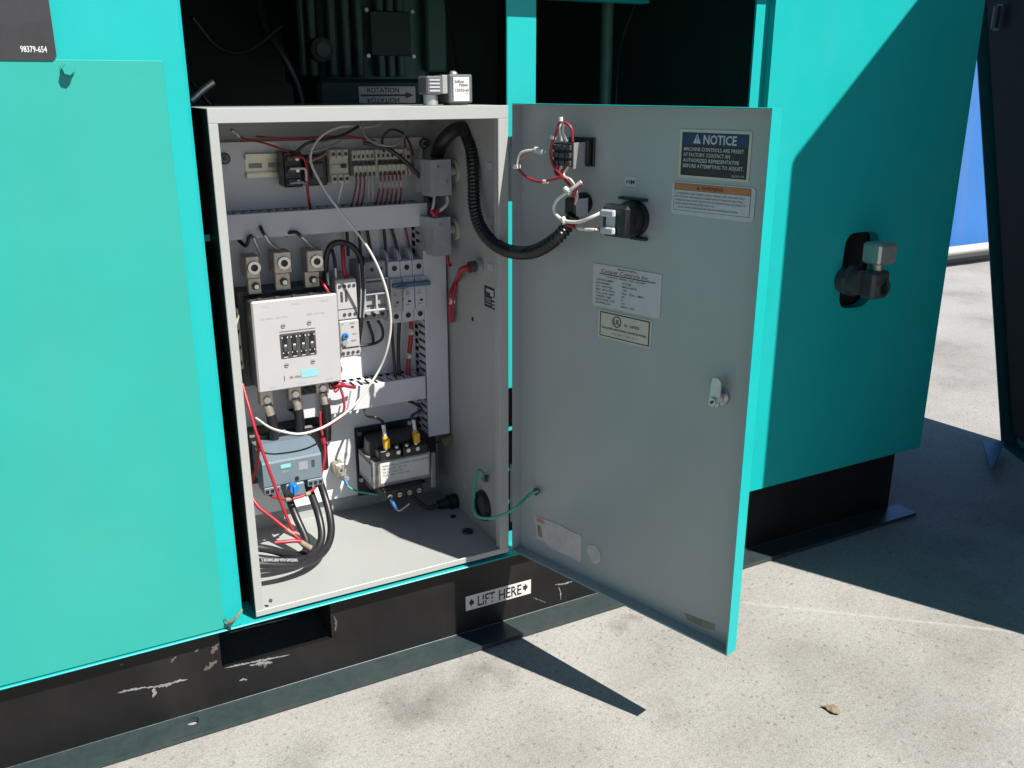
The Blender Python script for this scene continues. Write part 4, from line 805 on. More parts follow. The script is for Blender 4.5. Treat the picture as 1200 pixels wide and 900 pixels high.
for i in range(3):
    a=bx0+i*w; b=MB(); m=M['duct'] if i else M['white']
    b.box(a+.0003,a+w-.0003,.203,YB-.0005,bz0,bz1,M['duct'],.001); b.box(a+.0006,a+w-.0006,.196,.2028,bz0+h*.20,bz0+h*.74,m,.0012)
    sub=[]
    for zz in (bz1-h*.11,bz0+h*.11): s=MB(); s.cyl((a+w/2,.2027,zz),(a+w/2,.2018,zz),.0042,M['black'],seg=14); sub.append(('terminal_hole',s))
    s=MB(); s.box(a+w*.38,a+w*.62,.1952,.1958,bz0+h*.34,bz0+h*.37,M['redink'] if i==0 else M['ink']); sub.append(('state_mark',s))
    # rounded fins above the pole
    for xx in (a+.0008,a+w-.0020):
        s=MB(); s.prism([(.206,bz1+.0002),(.240,bz1+.0002),(.240,bz1+.016),(.218,bz1+.016),(.210,bz1+.012),(.206,bz1+.006)],xx,xx+.0012,M['duct'],frame((0,0,0),(0,1,0),(0,0,1))); sub.append(('pole_fin',s))
    pr.append(('pole',b,sub))
hb=MB(); hb.box(bx0+.002,bx1+.003,.186,.1957,bz0+h*.60,bz0+h*.67,M['sky_blue'],.001); hb.box(bx0+w*.3,bx0+w*1.2,.182,.1859,bz0+h*.60,bz0+h*.635,M['bluegrey'],.0008)
pr.append(('toggle_bar',hb)); s=MB(); s.box(bx0+w*.9,bx0+w*1.06,.186,.1955,bz0+h*.40,bz0+h*.58,M['alu'],.0005); pr.append(('toggle_clip',s))
s=MB(); FQ=frame((0,.1955,0),(1,0,0),(0,0,1))
for i in range(3):
    for t,fz in (('C10',.50),('480V~',.46),('6000',.29),('I ON',.70)): s.text(t,bx0+w*(i+.18),bz0+h*fz,.0034,M['fadeink'],0,FQ)
pr.append(('small_print',s)); thing('circuit_breaker','grey three-pole circuit breaker with a slate blue toggle bar','circuit breaker',pr)
# ------------------------------------------------------------------ motor overload relay
b=MB(); r=(0.0623, 0.171, 0.2361, 0.3349); b.box(.030,0.1747,.205,YB-.0004,0.2486,0.3292,M['black'],.003); pr=[('rear_housing',b)]
ox0,ox1,oz0,oz1=0.0566,0.1457,0.2653,0.3077; w=ox1-ox0; h=oz1-oz0
FX=frame((0,0,0),(0,1,0),(0,0,1))
b=MB(); b.prism([(.145,oz0+.002),(.147,oz0),(.2045,oz0),(.2045,oz1+.012),(.186,oz1+.012),(.160,oz1+.004),(.1465,oz1-.002),(.145,oz1-.005)],ox0,ox1,M['bluegrey'],FX)
sub=[]
s=MB(); s.box(ox0+w*.30,ox0+w*.47,.144,.1449,oz1-h*.36,oz1-h*.22,M['cyan']); sub.append(('cyan_mark',s))
s=MB(); s.box(ox0+w*.83,ox0+w*.88,.1442,.1449,oz0+h*.50,oz1-h*.25,M['dgrey']); s.box(ox0+w*.60,ox0+w*.76,.1444,.1449,oz0+h*.45,oz1-h*.25,M['grey_pl']); sub.append(('scale_window',s))
s=MB(); s.cyl((ox0+w*.56,.1449,oz0+h*.16),(ox0+w*.56,.1438,oz0+h*.16),.0032,M['black'],seg=12); sub.append(('test_hole',s))
s=MB(); s.text('SIRIUS',ox0+w*.31,oz0+h*.48,.004,M['label_sh'],0,frame((0,.1446,0),(1,0,0),(0,0,1))); sub.append(('printed_word',s))
pr.append(('front_case',b,sub))
b=MB(); b.box(ox0+w*.36,ox0+w*.68,.143,.185,oz0-.022,oz0-.0003,M['bluegrey'],.002); k=MB(); kc=(ox0+w*.47,oz0-.004); k.cyl((kc[0],.1428,kc[1]),(kc[0],.131,kc[1]),.0072,M['blue'],.0068,18); k.box(kc[0]-.0022,kc[0]+.0022,.1285,.1312,kc[1]-.0062,kc[1]+.0062,M['blue'],.0005); pr.append(('dial_block',b,[('setting_knob',k,'blue setting knob')]))
for (a,e) in ((.0,.28),(.74,1.02)):
    b=MB(); b.box(ox0+w*a,ox0+w*e,.146,.185,oz0-.012,oz0-.0003,M['bluegrey'],.001); sub=[]
    for i in range(3): s=MB(); c=ox0+w*(a+.05+.085*i); s.box(c-.0022,c+.0026,.1452,.1459,oz0-.009,oz0-.004,M['black']); sub.append(('terminal_hole',s))
    pr.append(('terminal_block',b,sub))
thing('overload_relay','blue-grey motor overload relay with a blue knob','relay',pr)
# ------------------------------------------------------------------ transformer
tp=MB(); tx0,tx1=0.2329,0.3779; tz1,tz0=0.2968,0.1775
tp.box(tx0,tx1,.243,YB-.0005,tz0-.004,tz1,M['black'],.001); sub=[]
for c in ((0.2402, 0.243, 0.2869),(0.3286, 0.243, 0.2909),(0.2388, 0.243, 0.2041)): s=MB(); s.cyl((c[0],.2428,c[2]),(c[0],.2395,c[2]),.0042,M['steel'],.0038,12); sub.append(('mounting_screw',s))
pr=[('mounting_foot',tp,sub)]
cx0,cx1=0.2338,0.3326; cz1,cz0=0.2642,0.2195
b=MB()
nl=9
for i in range(nl): a=.165+i*.0075; b.box(cx0+(.0004 if i%2 else 0),cx1-(.0004 if i%2 else 0),a,a+.0073,cz0,cz1+(.0003 if i%2 else 0),M['iron'])
lb_=MB(); lb_.box(cx0+.012,cx1-.003,.1640,.1648,cz0+.006,cz1-.003,M['label'])
FT=frame((0,.1637,0),(1,0,0),(0,0,1))
for i in range(4): lb_.text(('INDUSTRIAL CONTROL TRANSFORMER','PRI 240x480  SEC 120','VA 250  50/60 HZ','TYPE  BE24  CLASS 105')[i],cx0+.016,cz1-.011-.0055*i,.0045,M['fadeink'],0,FT)
sl2=MB(); sl2.box(cx0-.0012,cx0-.0004,.172,.228,cz0+.008,cz1-.006,M['label_sh'])
pr.append(('core',b,[('core_label',lb_),('side_label',sl2)]))
b=MB(); c=(cx0+cx1)/2; rr=(cx1-cx0)*.46
prof=[]
for i in range(17):
    t=math.pi*i/16; prof.append((c+rr*math.cos(t)*(1 if abs(math.cos(t))<.9 else 1),.195+.0-math.sin(t)*.0))
for (za_,zb_) in ((cz1+.0005,cz1+.024),(cz0-.014,cz0-.0005)):
    b=MB(); hw=(cx1-cx0)/2-.004; q=[]
    for i in range(33):
        t=2*math.pi*i/32; e=.45; q.append((c+hw*math.copysign(abs(math.cos(t))**e,math.cos(t)),.207+.031*math.copysign(abs(math.sin(t))**.7,math.sin(t))))
    q=q[:-1]; b.add([(a,y_,za_) for a,y_ in q]+[(c+(a-c)*.97,.207+(y_-.207)*.93,zb_) for a,y_ in q],[(i,(i+1)%32,32+(i+1)%32,32+i) for i in range(32)],M['black'],True); b.add([(c+(a-c)*.97,.207+(y_-.207)*.93,zb_) for a,y_ in q],[list(range(32))],M['black']); b.add([(a,y_,za_) for a,y_ in q],[list(range(32))],M['black']); pr.append(('winding',b))
b=MB(); b.box(cx0+.010,c-.0015,.160,.1775,cz1+.001,cz1+.018,M['black'],.001); b.box(c+.0015,cx1-.006,.160,.1775,cz1+.001,cz1+.018,M['black'],.001); sub=[]
TS=[cx0+.013,cx0+.024,cx0+.042,c+.010,c+.026]
for xx in (TS[1],TS[2],TS[3],TS[4]): s=MB(); s.cyl((xx,.166,cz1+.018),(xx,.166,cz1+.0205),.0042,M['steel'],.0038,12); s.cyl((xx,.1599,cz1+.012),(xx,.1585,cz1+.012),.0035,M['steel'],seg=10); sub.append(('terminal_screw',s))
pr.append(('upper_terminal_block',b,sub))
b=MB(); bx0_,bx1_=0.2439,0.3128; bzc=0.2135; b.box(bx0_,bx1_,.150,.190,cz0-.020,cz0-.0008,M['black'],.002); sub=[]
for i in range(4): s=MB(); xx=bx0_+(bx1_-bx0_)*(.14+.245*i); zz=cz0-.011; s.cyl((xx,.1498,zz),(xx,.1455,zz),.0045,M['steel'],.004,12); s.box(xx-.0034,xx+.0034,.1450,.1456,zz-.0005,zz+.0005,M['ink']); sub.append(('terminal_screw',s))
j=MB(); q0_=(bx0_+(bx1_-bx0_)*.14,.143,cz0-.014); j.tube([q0_,(q0_[0]+.004,.138,q0_[2]-.010),(q0_[0]+.008,.138,q0_[2]-.017)],.003,M['bluewire'],seg=8); j.tube([(q0_[0]+.008,.138,q0_[2]-.017),(q0_[0]+.013,.138,q0_[2]-.0205),(q0_[0]+.030,.139,q0_[2]-.013)],.0016,M['rail'],seg=6); sub.append(('jumper',j))
pr.append(('lower_terminal_block',b,sub))
for xx,lab in ((TS[1],0),(TS[4],1)):
    f=MB(); f.cyl((xx,.163,cz1+.0210),(xx,.168,cz1+.040),.0052,M['yellow'],.0050,14); f.box(xx-.0048,xx+.0048,.1585,.1665,cz1+.0215,cz1+.0385,M['yellow'],.001); pr.append(('fuse',f))
b=MB(); r=(0.3495, 0.3579, 0.1815, 0.246); b.box(r[0],r[1],.20,.2425,r[2],r[3],M['alu'],.001); pr.append(('end_bracket',b))
thing('control_transformer','black and iron control transformer with two yellow fuses','transformer',pr)
for k_,(xx,pts,lab) in enumerate(((TS[1],[(0.2384, 0.205, 0.3425),(0.2336, 0.18, 0.3396),(0.2423, 0.165, 0.34)],'short black lead to the yellow fuse by the ground lug side'),(TS[4],[(0.3169, 0.21, 0.3412),(0.3222, 0.19, 0.3405),(0.3247, 0.175, 0.3358)],'short black lead to the yellow fuse by the upright duct'))):
    b=MB(); e=Vector((xx,.168,cz1+.0405)); b.tube([e,e+Vector((-.001,.003,.018))],.0032,M['duct'],seg=8); b.tube([e+Vector((-.001,.003,.018)),e+Vector((-.002,.006,.024))]+[Vector(q) for q in reversed(pts)],.0024,M['rubber'],seg=8)
    thing('transformer_lead',lab,'wire',b)
# ground lug
b=MB(); r=(0.1909, 0.207, 0.2239, 0.2468); b.box(r[0],r[1],.225,YB-.0005,r[2],r[3],M['brass'],.0015); s=MB(); c=((r[0]+r[1])/2,(r[2]+r[3])/2); s.cyl((c[0],.2248,c[1]+.002),(c[0],.220,c[1]+.002),.0052,M['steel'],seg=14,hole=.0028); k=MB(); k.cyl((c[0]+.008,.226,r[2]-.003),(c[0]+.008,.221,r[2]-.003),.005,M['steel'],seg=12); k.box(c[0]+.003,c[0]+.012,.2262,YB-.0006,r[2]-.008,r[2]-.0003,M['alu'])
thing('ground_lug','tan metal ground lug bolted to the white plate','lug',[('lug_body',b),('lug_screw',s),('stud_nut',k)])
# ------------------------------------------------------------------ pilot devices on the right wall
for lab,rp,yy,rc in (('upper dull metal selector switch body below the cabinet top',(0.3407, 0.3762, 0.678, 0.7307),.150,(0.3916, 0.165, 0.7064)),('lower dull metal selector switch body hung over the upright duct',(0.3451, 0.3735, 0.5875, 0.6454),.150,(0.3958, 0.165, 0.6246))):
    b=MB(); b.prism([(rp[0]-.004,yy+.026),(rp[0],yy),(rp[1],yy+.004),(rp[1],yy+.032),(rp[0],yy+.034)],rp[2],rp[3],M['sheet']); b.prism([(rp[0]-.004,yy+.0262),(rp[0]-.004,yy+.05),(rp[0]+.001,yy+.05),(rp[0]+.001,yy+.0345)],rp[2]+.004,rp[3]-.001,M['sheet'])
    sub=[]
    for f in ((.35,.82),(.75,.38)): s=MB(); s.cyl((rp[0]+(rp[1]-rp[0])*f[0],yy-.0003,rp[2]+(rp[3]-rp[2])*f[1]),(rp[0]+(rp[1]-rp[0])*f[0],yy-.002,rp[2]+(rp[3]-rp[2])*f[1]),.0022,M['steel'],seg=8); sub.append(('case_screw',s))
    n_=MB(); zc=(rp[2]+rp[3])/2+.008; yc=yy+.016; n_.cyl((rp[1]+.0004,yc,zc),(rp[1]+.010,yc,zc),.008,M['alu'],seg=16); n_.cyl((rp[1]+.0102,yc,zc),(rp[1]+.0145,yc,zc),.0165,M['beige'],.0165,20,hole=.009); n_.cyl((rp[1]+.0147,yc,zc),(W-T-.0006,yc,zc),.0115,M['black'],seg=18)
    thing('selector_switch',lab,'switch',[('contact_case',b,sub),('mounting_nut',n_)],group='selector switch bodies on the cabinet side wall')
b=MB(); c=(0.385, 0.0847, 0.58); b.cyl((W-T-.0006,c[1],c[2]),(W-T-.008,c[1],c[2]),.0125,M['alu'],.0125,18); b.cyl((W-T-.0081,c[1],c[2]),(W-T-.018,c[1],c[2]),.0085,M['dgrey'],seg=14); thing('cable_gland','grey metal gland holding a red wire bundle on the side wall','gland',b)
GL=c
b=MB(); c=(0.3746, 0.18, 0.1556); b.cyl((W-T-.0006,.185,c[2]),(W-T-.016,.185,c[2]),.013,M['black'],seg=18); b.cyl((W-T-.0162,.185,c[2]),(W-T-.034,.185,c[2]),.009,M['black'],.0075,14); b.tube([(W-T-.033,.185,c[2]),(W-T-.052,.19,c[2]-.003),(W-T-.070,.205,c[2]+.012),(W-T-.085,.222,c[2]+.035)],.0035,M['rubber'],seg=8); thing('wall_gland','black plastic gland and lead low in the back corner','gland',b)
b=MB(); c=(0.3799, 0.2, 0.2635); b.add([(c[0]-.012,.2,c[2]+.004),(c[0]+.006,.196,c[2]+.008),(c[0]+.012,.194,c[2]-.001),(c[0]-.004,.198,c[2]-.009)],[(0,1,2,3)],M['rust']); b.add([(c[0]-.012,.2008,c[2]+.004),(c[0]+.006,.1968,c[2]+.008),(c[0]+.012,.1948,c[2]-.001),(c[0]-.004,.1988,c[2]-.009)],[(0,1,2,3)],M['rust']); b.tube([(c[0]-.010,.2,c[2]),(c[0]-.022,.21,c[2]-.004),(c[0]-.035,.22,c[2]-.003)],.0014,M['rubber'],seg=6); thing('cable_tag','small tarnished yellow tag under the upright duct','tag',b)
# ================================================================== wires
def wire(label,pts,r,m,cat='wire',name='wire',extra=(),seg=8):
    b=MB(); b.tube(pts,r,M[m],seg=seg)
    for (pp,rr,mm) in extra: b.tube(pp,rr,M[mm],seg=seg)
    return thing(name,label,cat,b)
# corrugated conduit from the side wall to the open door
CT=[(0.3869, 0.12, 0.7674),(0.3838, 0.1, 0.7493),(0.3788, 0.085, 0.7253),(0.3748, 0.075, 0.6938),(0.371, 0.065, 0.6709),(0.37, 0.05, 0.6485),(0.3722, 0.025, 0.6311),(0.3755, -0.01, 0.6215),(0.3806, -0.045, 0.6205),(0.3898, -0.08, 0.6273)]
CE=[(0.4004, -0.11, 0.6454),(0.4139, -0.1171, 0.6619),(0.4199, -0.1236, 0.6765)]
b=MB(); b.tube(CT+CE,.0086,M['conduit'],seg=18,rib=.10,k=8,step=.0014); thing('corrugated_conduit','black corrugated conduit looping from the cabinet wall to its door','conduit',b)
b=MB(); b.tube([(0.3695, 0.19, 0.7347),(0.3681, 0.17, 0.7534),(0.3776, 0.15, 0.7713),(0.3863, 0.13, 0.7755),(0.3871, 0.115, 0.7628)],.0105,M['rubber'],seg=12); thing('cable_bundle','thick black wire bundle arching under the cabinet top','cable',b)
# long white wire
wire('long white wire looping down in front of the contactor',[(0.2976, 0.235, 0.7796),(0.2703, 0.22, 0.7769),(0.2423, 0.2, 0.7794),(0.2184, 0.19, 0.779),(0.192, 0.18, 0.7706),(0.1718, 0.17, 0.7541),(0.1654, 0.165, 0.736),(0.1711, 0.16, 0.7151),(0.1824, 0.15, 0.6894),(0.1952, 0.14, 0.6671),(0.2123, 0.135, 0.6425),(0.232, 0.13, 0.6111),(0.2485, 0.13, 0.5746),(0.2588, 0.13, 0.5353),(0.263, 0.135, 0.4946),(0.2578, 0.14, 0.4568),(0.2476, 0.15, 0.4232),(0.2284, 0.15, 0.3973),(0.2052, 0.15, 0.3721),(0.1768, 0.14, 0.3594),(0.144, 0.13, 0.3507),(0.1128, 0.13, 0.3475),(0.0881, 0.13, 0.3554),(0.0735, 0.15, 0.358),(0.0635, 0.19, 0.3616)],.0019,'wwire')
wire('thin grey wire drooping in a loop over the terminal strips',[(0.2572, 0.2, 0.7887),(0.2551, 0.19, 0.7675),(0.2679, 0.18, 0.7556),(0.2883, 0.175, 0.7517),(0.3066, 0.18, 0.757),(0.3206, 0.19, 0.7709),(0.3266, 0.2, 0.7852)],.0016,'grey_pl')
wire('thin red wire running from the side wall to the black relay socket',[(0.0654, 0.16, 0.7754),(0.0782, 0.17, 0.7669),(0.0987, 0.18, 0.7625),(0.1207, 0.19, 0.7557),(0.1439, 0.198, 0.7464)],.0014,'red',extra=[([(0.0581, 0.155, 0.7801),(0.0654, 0.16, 0.7754),(0.0691, 0.163, 0.7708)],.0024,'alu')])
for i,(dx,lab) in enumerate(((0,'red wire dropping from the relay socket screw nearest the rail'),)):
    wire(lab,[(0.1492, 0.197, 0.7392),(0.1633, 0.195, 0.7377),(0.1677, 0.196, 0.7255),(0.1681, 0.198, 0.7049),(0.17, 0.205, 0.6847),(0.1772, 0.222, 0.6603)],.0022,'red',extra=[([(0.1443, 0.197, 0.7228),(0.1583, 0.194, 0.7231),(0.1658, 0.195, 0.7209),(0.1666, 0.197, 0.7051)],.0018,'wwire'),([(0.1428, 0.197, 0.7026),(0.1572, 0.195, 0.7039),(0.1663, 0.197, 0.7015)],.0018,'grey_pl')])
wire('pink wire bent from the relay socket towards the beige relay',[(0.1716, 0.195, 0.7314),(0.1796, 0.196, 0.7346),(0.1898, 0.2, 0.7376),(0.2006, 0.205, 0.7418)],.0018,'pinkink')
wire('grey wire curving over the black plug relay',[(0.174, 0.2, 0.7453),(0.1905, 0.2, 0.7472),(0.2115, 0.205, 0.7535),(0.2264, 0.21, 0.7589)],.0016,'grey_pl')
wire('white wire dropping from the beige relay into the upper duct',[(0.222, 0.199, 0.7024),(0.2192, 0.205, 0.6871),(0.2174, 0.215, 0.6687),(0.2184, 0.225, 0.6523)],.0018,'wwire')
for i in range(5):
    x_=0.2396+.0016+i*.0062
    wire('%s wire hanging from the five-way terminal strip'%('red' if i<3 else 'white'),[(x_+.001,.199,TZ[3]+.004),(x_+.001,.1985,TZ[3]-.008),(x_+.001+.002*(i-2)*.6,.204,TZ[3]-.026),(x_+.003*(i-2)*.6,.220,TZ[3]-.052)],.0014,'maroon' if i<3 else 'shadewhite').__setitem__('group','wires from the five-way strip, '+('red' if i<3 else 'white'))
for i in range(6):
    x_=0.2769+.0022+i*.0064
    wire('red wire hanging from the six-way terminal strip',[(x_+.001,.199,TZ[3]+.004),(x_+.001,.1985,TZ[3]-.008),(x_+.001+.001*(i-2),.206,TZ[3]-.028),(x_+.0015*(i-2),.220,TZ[3]-.052)],.0014,'maroon',extra=[([(x_+.001,.1985,TZ[3]-.008),(x_+.001+.0004*(i-2),.2005,TZ[3]-.018)],.0018,'shadewhite')]).__setitem__('group','red wires from the six-way strip')
wire('black cable crossing the terminal strips down to the upright duct',[(0.2537, 0.195, 0.7565),(0.2801, 0.185, 0.7502),(0.3004, 0.18, 0.7388),(0.3228, 0.18, 0.7194),(0.3396, 0.185, 0.702),(0.3518, 0.195, 0.6865),(0.3684, 0.215, 0.6628)],.0032,'rubber')
wire('thin red wire standing up at the end of the terminal row',[(0.3277, 0.215, 0.7623),(0.3243, 0.205, 0.7441),(0.3216, 0.2, 0.7256),(0.3271, 0.205, 0.706)],.0016,'red')
wire('dark wire draped from the relay socket up under the cabinet top',[(0.1528, 0.2, 0.7436),(0.1694, 0.19, 0.7578),(0.1931, 0.185, 0.7621),(0.2229, 0.19, 0.7683),(0.2501, 0.2, 0.7792)],.0022,'rubber')
wire('maroon wire running level above the beige relay',[(0.0982, 0.19, 0.7689),(0.1407, 0.195, 0.7641),(0.1854, 0.2, 0.7652),(0.2299, 0.2, 0.7653),(0.2773, 0.205, 0.7578)],.0016,'red')
wire('dark wire looping above the six-way terminal strip',[(0.2881, 0.2, 0.7417),(0.2825, 0.19, 0.7608),(0.2945, 0.185, 0.7741),(0.3151, 0.19, 0.7686),(0.3295, 0.2, 0.7529),(0.3386, 0.21, 0.7345)],.0018,'rubber')
wire('thick dark wire dipping from the cable bundle behind the upper switch',[(0.3839, 0.17, 0.7654),(0.3983, 0.165, 0.7566),(0.4027, 0.16, 0.7379),(0.4028, 0.17, 0.7171)],.004,'rubber')
# lugs' line wires
for lab,pts,fe in (('black wire with white sleeve entering the lug furthest from the breaker',[(0.0675, 0.215, 0.624),(0.0732, 0.2, 0.6183),(0.0769, 0.19, 0.6316),(0.0814, 0.188, 0.6339)],[(0.0824, 0.188, 0.6314),(0.0871, 0.192, 0.6196),(0.095, 0.205, 0.6023)]),('black wire with white sleeve entering the middle lug',[(0.0987, 0.215, 0.6462),(0.0946, 0.19, 0.6424),(0.0965, 0.185, 0.6357)],[(0.0978, 0.186, 0.6342),(0.1062, 0.19, 0.6208),(0.1227, 0.205, 0.6075)]),('black wire with white sleeve entering the lug beside the white relay',[(0.1382, 0.22, 0.6254),(0.1358, 0.2, 0.632),(0.1432, 0.19, 0.6341),(0.1495, 0.187, 0.6291)],[(0.1506, 0.187, 0.6278),(0.1598, 0.19, 0.6192),(0.1736, 0.205, 0.6059)])):
    wire(lab,pts,.0026,'rubber',extra=[(fe,.0028,'alu')])
wire('thick black cable arching over the white relay',[(0.1886, 0.205, 0.5543),(0.1876, 0.195, 0.5884),(0.1925, 0.19, 0.6079),(0.2053, 0.188, 0.6148),(0.2235, 0.188, 0.6095),(0.2367, 0.19, 0.5953),(0.2429, 0.195, 0.5771)],.0046,'rubber',cat='cable',name='cable')
b=MB(); b.tube([(0.2447, 0.198, 0.5895),(0.2429, 0.195, 0.5508),(0.2391, 0.194, 0.5114),(0.2359, 0.198, 0.4771),(0.2344, 0.21, 0.4482)],.0042,M['rubber'],seg=8); b.tube([(0.2379, 0.192, 0.5794),(0.2374, 0.189, 0.5392),(0.2338, 0.189, 0.4969)],.0012,M['grey_pl'],seg=6); b.tube([(0.2464, 0.193, 0.5784),(0.2446, 0.19, 0.5383),(0.2396, 0.19, 0.496)],.0012,M['grey_pl'],seg=6)
thing('cable_loom','black laced cable loom standing between the white relay and ladder frame','cable',b)
wire('red lead arching into the top of the white relay',[(0.2142, 0.195, 0.6144),(0.2111, 0.185, 0.5969),(0.2102, 0.182, 0.5757),(0.2158, 0.19, 0.557)],.0034,'red')
wire('red lead bent over the top edge of the contactor',[(0.178, 0.195, 0.561),(0.1763, 0.178, 0.5565),(0.1803, 0.172, 0.547),(0.1835, 0.175, 0.5409)],.0024,'red')
wire('short grey lead entering the white relay',[(0.1907, 0.2, 0.5706),(0.1885, 0.195, 0.5613),(0.1891, 0.195, 0.5508)],.0026,'alu'); wire('short black lead with pale tip entering the white relay',[(0.1993, 0.2, 0.6033),(0.2007, 0.195, 0.5873),(0.2003, 0.192, 0.5762)],.0026,'rubber',extra=[([(0.2003, 0.192, 0.5762),(0.2005, 0.192, 0.5581)],.0027,'alu')])
for i,(pts,lab) in enumerate((([(0.2355, 0.235, 0.6346),(0.2355, 0.235, 0.611),(0.2354, 0.235, 0.5846)],'black wire dropping behind the arching cable'),([(0.2535, 0.235, 0.6386),(0.255, 0.235, 0.6162),(0.255, 0.232, 0.5834)],'black wire dropping into the laced loom'),([(0.2662, 0.236, 0.6376),(0.2703, 0.236, 0.6083),(0.2743, 0.236, 0.5758)],'black wire dropping to the grey block'),([(0.2953, 0.236, 0.6304),(0.2971, 0.236, 0.6063),(0.2965, 0.234, 0.5796)],'black wire dropping to the breaker pole next to the ladder frame'),([(0.3066, 0.236, 0.6297),(0.3141, 0.236, 0.6023),(0.3194, 0.234, 0.575)],'black wire slanting to the middle breaker pole'))):
    wire(lab,pts,.0026,'rubber')
wire('thin maroon wire dropping to the breaker pole by the upright duct',[(0.3318, 0.238, 0.6277),(0.3367, 0.238, 0.603),(0.3407, 0.236, 0.5756)],.0016,'red')
wire('black wire curling under the ladder frame to the contactor side',[(0.2744, 0.222, 0.4795),(0.2821, 0.225, 0.4653),(0.2825, 0.228, 0.4489),(0.272, 0.232, 0.4408),(0.253, 0.236, 0.438),(0.2395, 0.238, 0.4394)],.0024,'rubber')
wire('short black wire hooked below the ladder frame',[(0.2584, 0.225, 0.4793),(0.2638, 0.23, 0.465),(0.2695, 0.236, 0.4487),(0.2712, 0.242, 0.4385)],.0026,'rubber')
wire('dark green wire dropping from the breaker to the lower duct',[(0.2997, 0.228, 0.4738),(0.3005, 0.23, 0.4404),(0.3012, 0.228, 0.4047),(0.3017, 0.225, 0.3732)],.0026,'rubber'); wire('black wire dropping from the middle breaker pole to the lower duct',[(0.3118, 0.225, 0.4744),(0.3101, 0.228, 0.4397),(0.3078, 0.226, 0.4043),(0.3088, 0.224, 0.3739)],.0032,'rubber')
wire('red wire bundle with white ties between breaker and lower duct',[(0.3325, 0.225, 0.4748),(0.3311, 0.226, 0.4447),(0.3256, 0.225, 0.4093),(0.3217, 0.222, 0.3784)],.0040,'red',extra=[([(0.3276, 0.222, 0.4547),(0.332, 0.222, 0.4541)],.0052,'wwire'),([(0.3216, 0.22, 0.4156),(0.326, 0.22, 0.4149)],.0052,'wwire')])
# load cables: contactor to overload relay
for c,e,lab in ((LOAD[0],(0.0913, 0.2, 0.3229),'black load cable under the contactor corner by the cabinet flange'),(LOAD[1],(0.1313, 0.2, 0.3241),'black load cable under the middle of the contactor'),(LOAD[2],(0.1723, 0.196, 0.3237),'black load cable under the contactor beside the red tie')):
    c=Vector(c); e=Vector(e); b=MB(); b.tube([c+Vector((0,.0,-.006)),c.lerp(e,.35)+Vector((0,-.006,0))],.0068,M['brass'],seg=12); b.tube([c.lerp(e,.33)+Vector((0,-.006,0)),c.lerp(e,.65)+Vector((0,-.005,0)),e+Vector((0,.006,-.02))],.0076,M['rubber'],seg=12); thing('load_cable',lab,'cable',b)
# thick cables leaving the overload relay along the floor
for lab,pts in (('thick black cable leaving the overload relay by its blue knob',[(0.0932, 0.178, 0.2542),(0.0982, 0.165, 0.2268),(0.1029, 0.15, 0.2032),(0.1076, 0.13, 0.1821),(0.1063, 0.115, 0.1705),(0.0926, 0.1, 0.1682),(0.0689, 0.09, 0.1804),(0.0438, 0.085, 0.1962),(0.0201, 0.085, 0.2063)]),('thick black cable behind the outermost one on the cabinet floor',[(0.1273, 0.18, 0.2548),(0.1342, 0.165, 0.2231),(0.1374, 0.15, 0.1966),(0.1339, 0.13, 0.1756),(0.1189, 0.11, 0.1639),(0.0921, 0.09, 0.166),(0.0608, 0.08, 0.1761),(0.0314, 0.078, 0.1875),(0.013, 0.08, 0.1941)]),('outermost thick black cable with pale print bending along the cabinet floor',[(0.1478, 0.18, 0.2564),(0.1522, 0.165, 0.2264),(0.1526, 0.145, 0.2025),(0.1461, 0.12, 0.183),(0.1293, 0.095, 0.1712),(0.1007, 0.07, 0.1705),(0.0692, 0.055, 0.1791),(0.0368, 0.05, 0.1901),(0.0089, 0.05, 0.2002)])):
    b=MB(); b.tube(pts,.0058,M['rubber'],seg=14)
    if 'print' in lab:
        a=Vector((0.0224, 0.047, 0.1994)); e=Vector((0.0731, 0.05, 0.1847)); b.text('E 4/0 AWG 600V MTW GMCB2005',0,-.0022,.0062,M['label_sh'],.0060,frame(a+Vector((0,.006,-.001)),(e-a),(0,.62,.78)),width=(e-a).length)
    thing('power_cable',lab,'cable',b)
b=None
# red control wires
wire('red wire passing in front of the overload relay down to the floor cables',[(0.0443, 0.17, 0.424),(0.0459, 0.15, 0.3971),(0.0493, 0.135, 0.3647),(0.0551, 0.125, 0.3314),(0.062, 0.115, 0.2963),(0.0708, 0.108, 0.2565),(0.0798, 0.1, 0.2206),(0.0907, 0.092, 0.1922),(0.1033, 0.09, 0.1773)],.0024,'red')
wire('red wire bending back to the overload relay flank by the flange',[(0.0453, 0.155, 0.4048),(0.0488, 0.14, 0.3736),(0.051, 0.135, 0.3419),(0.0498, 0.14, 0.3136),(0.0452, 0.15, 0.2891),(0.0391, 0.16, 0.2644)],.0024,'red')
wire('red wire slanting from behind the flange to the floor cables',[(0.0352, 0.15, 0.2609),(0.0439, 0.135, 0.243),(0.0579, 0.12, 0.2296),(0.0719, 0.105, 0.2161),(0.0847, 0.095, 0.2036),(0.0969, 0.088, 0.1869)],.0028,'red',extra=[([(0.074, 0.104, 0.2133),(0.0849, 0.095, 0.2063)],.0036,'pinkink')])
wire('red sleeve lying on the floor cables',[(0.053, 0.09, 0.2026),(0.0674, 0.088, 0.2013),(0.0822, 0.087, 0.1995),(0.0944, 0.086, 0.1955)],.003,'red',extra=[([(0.0893, 0.086, 0.1967),(0.1036, 0.085, 0.1838)],.0042,'sand')])
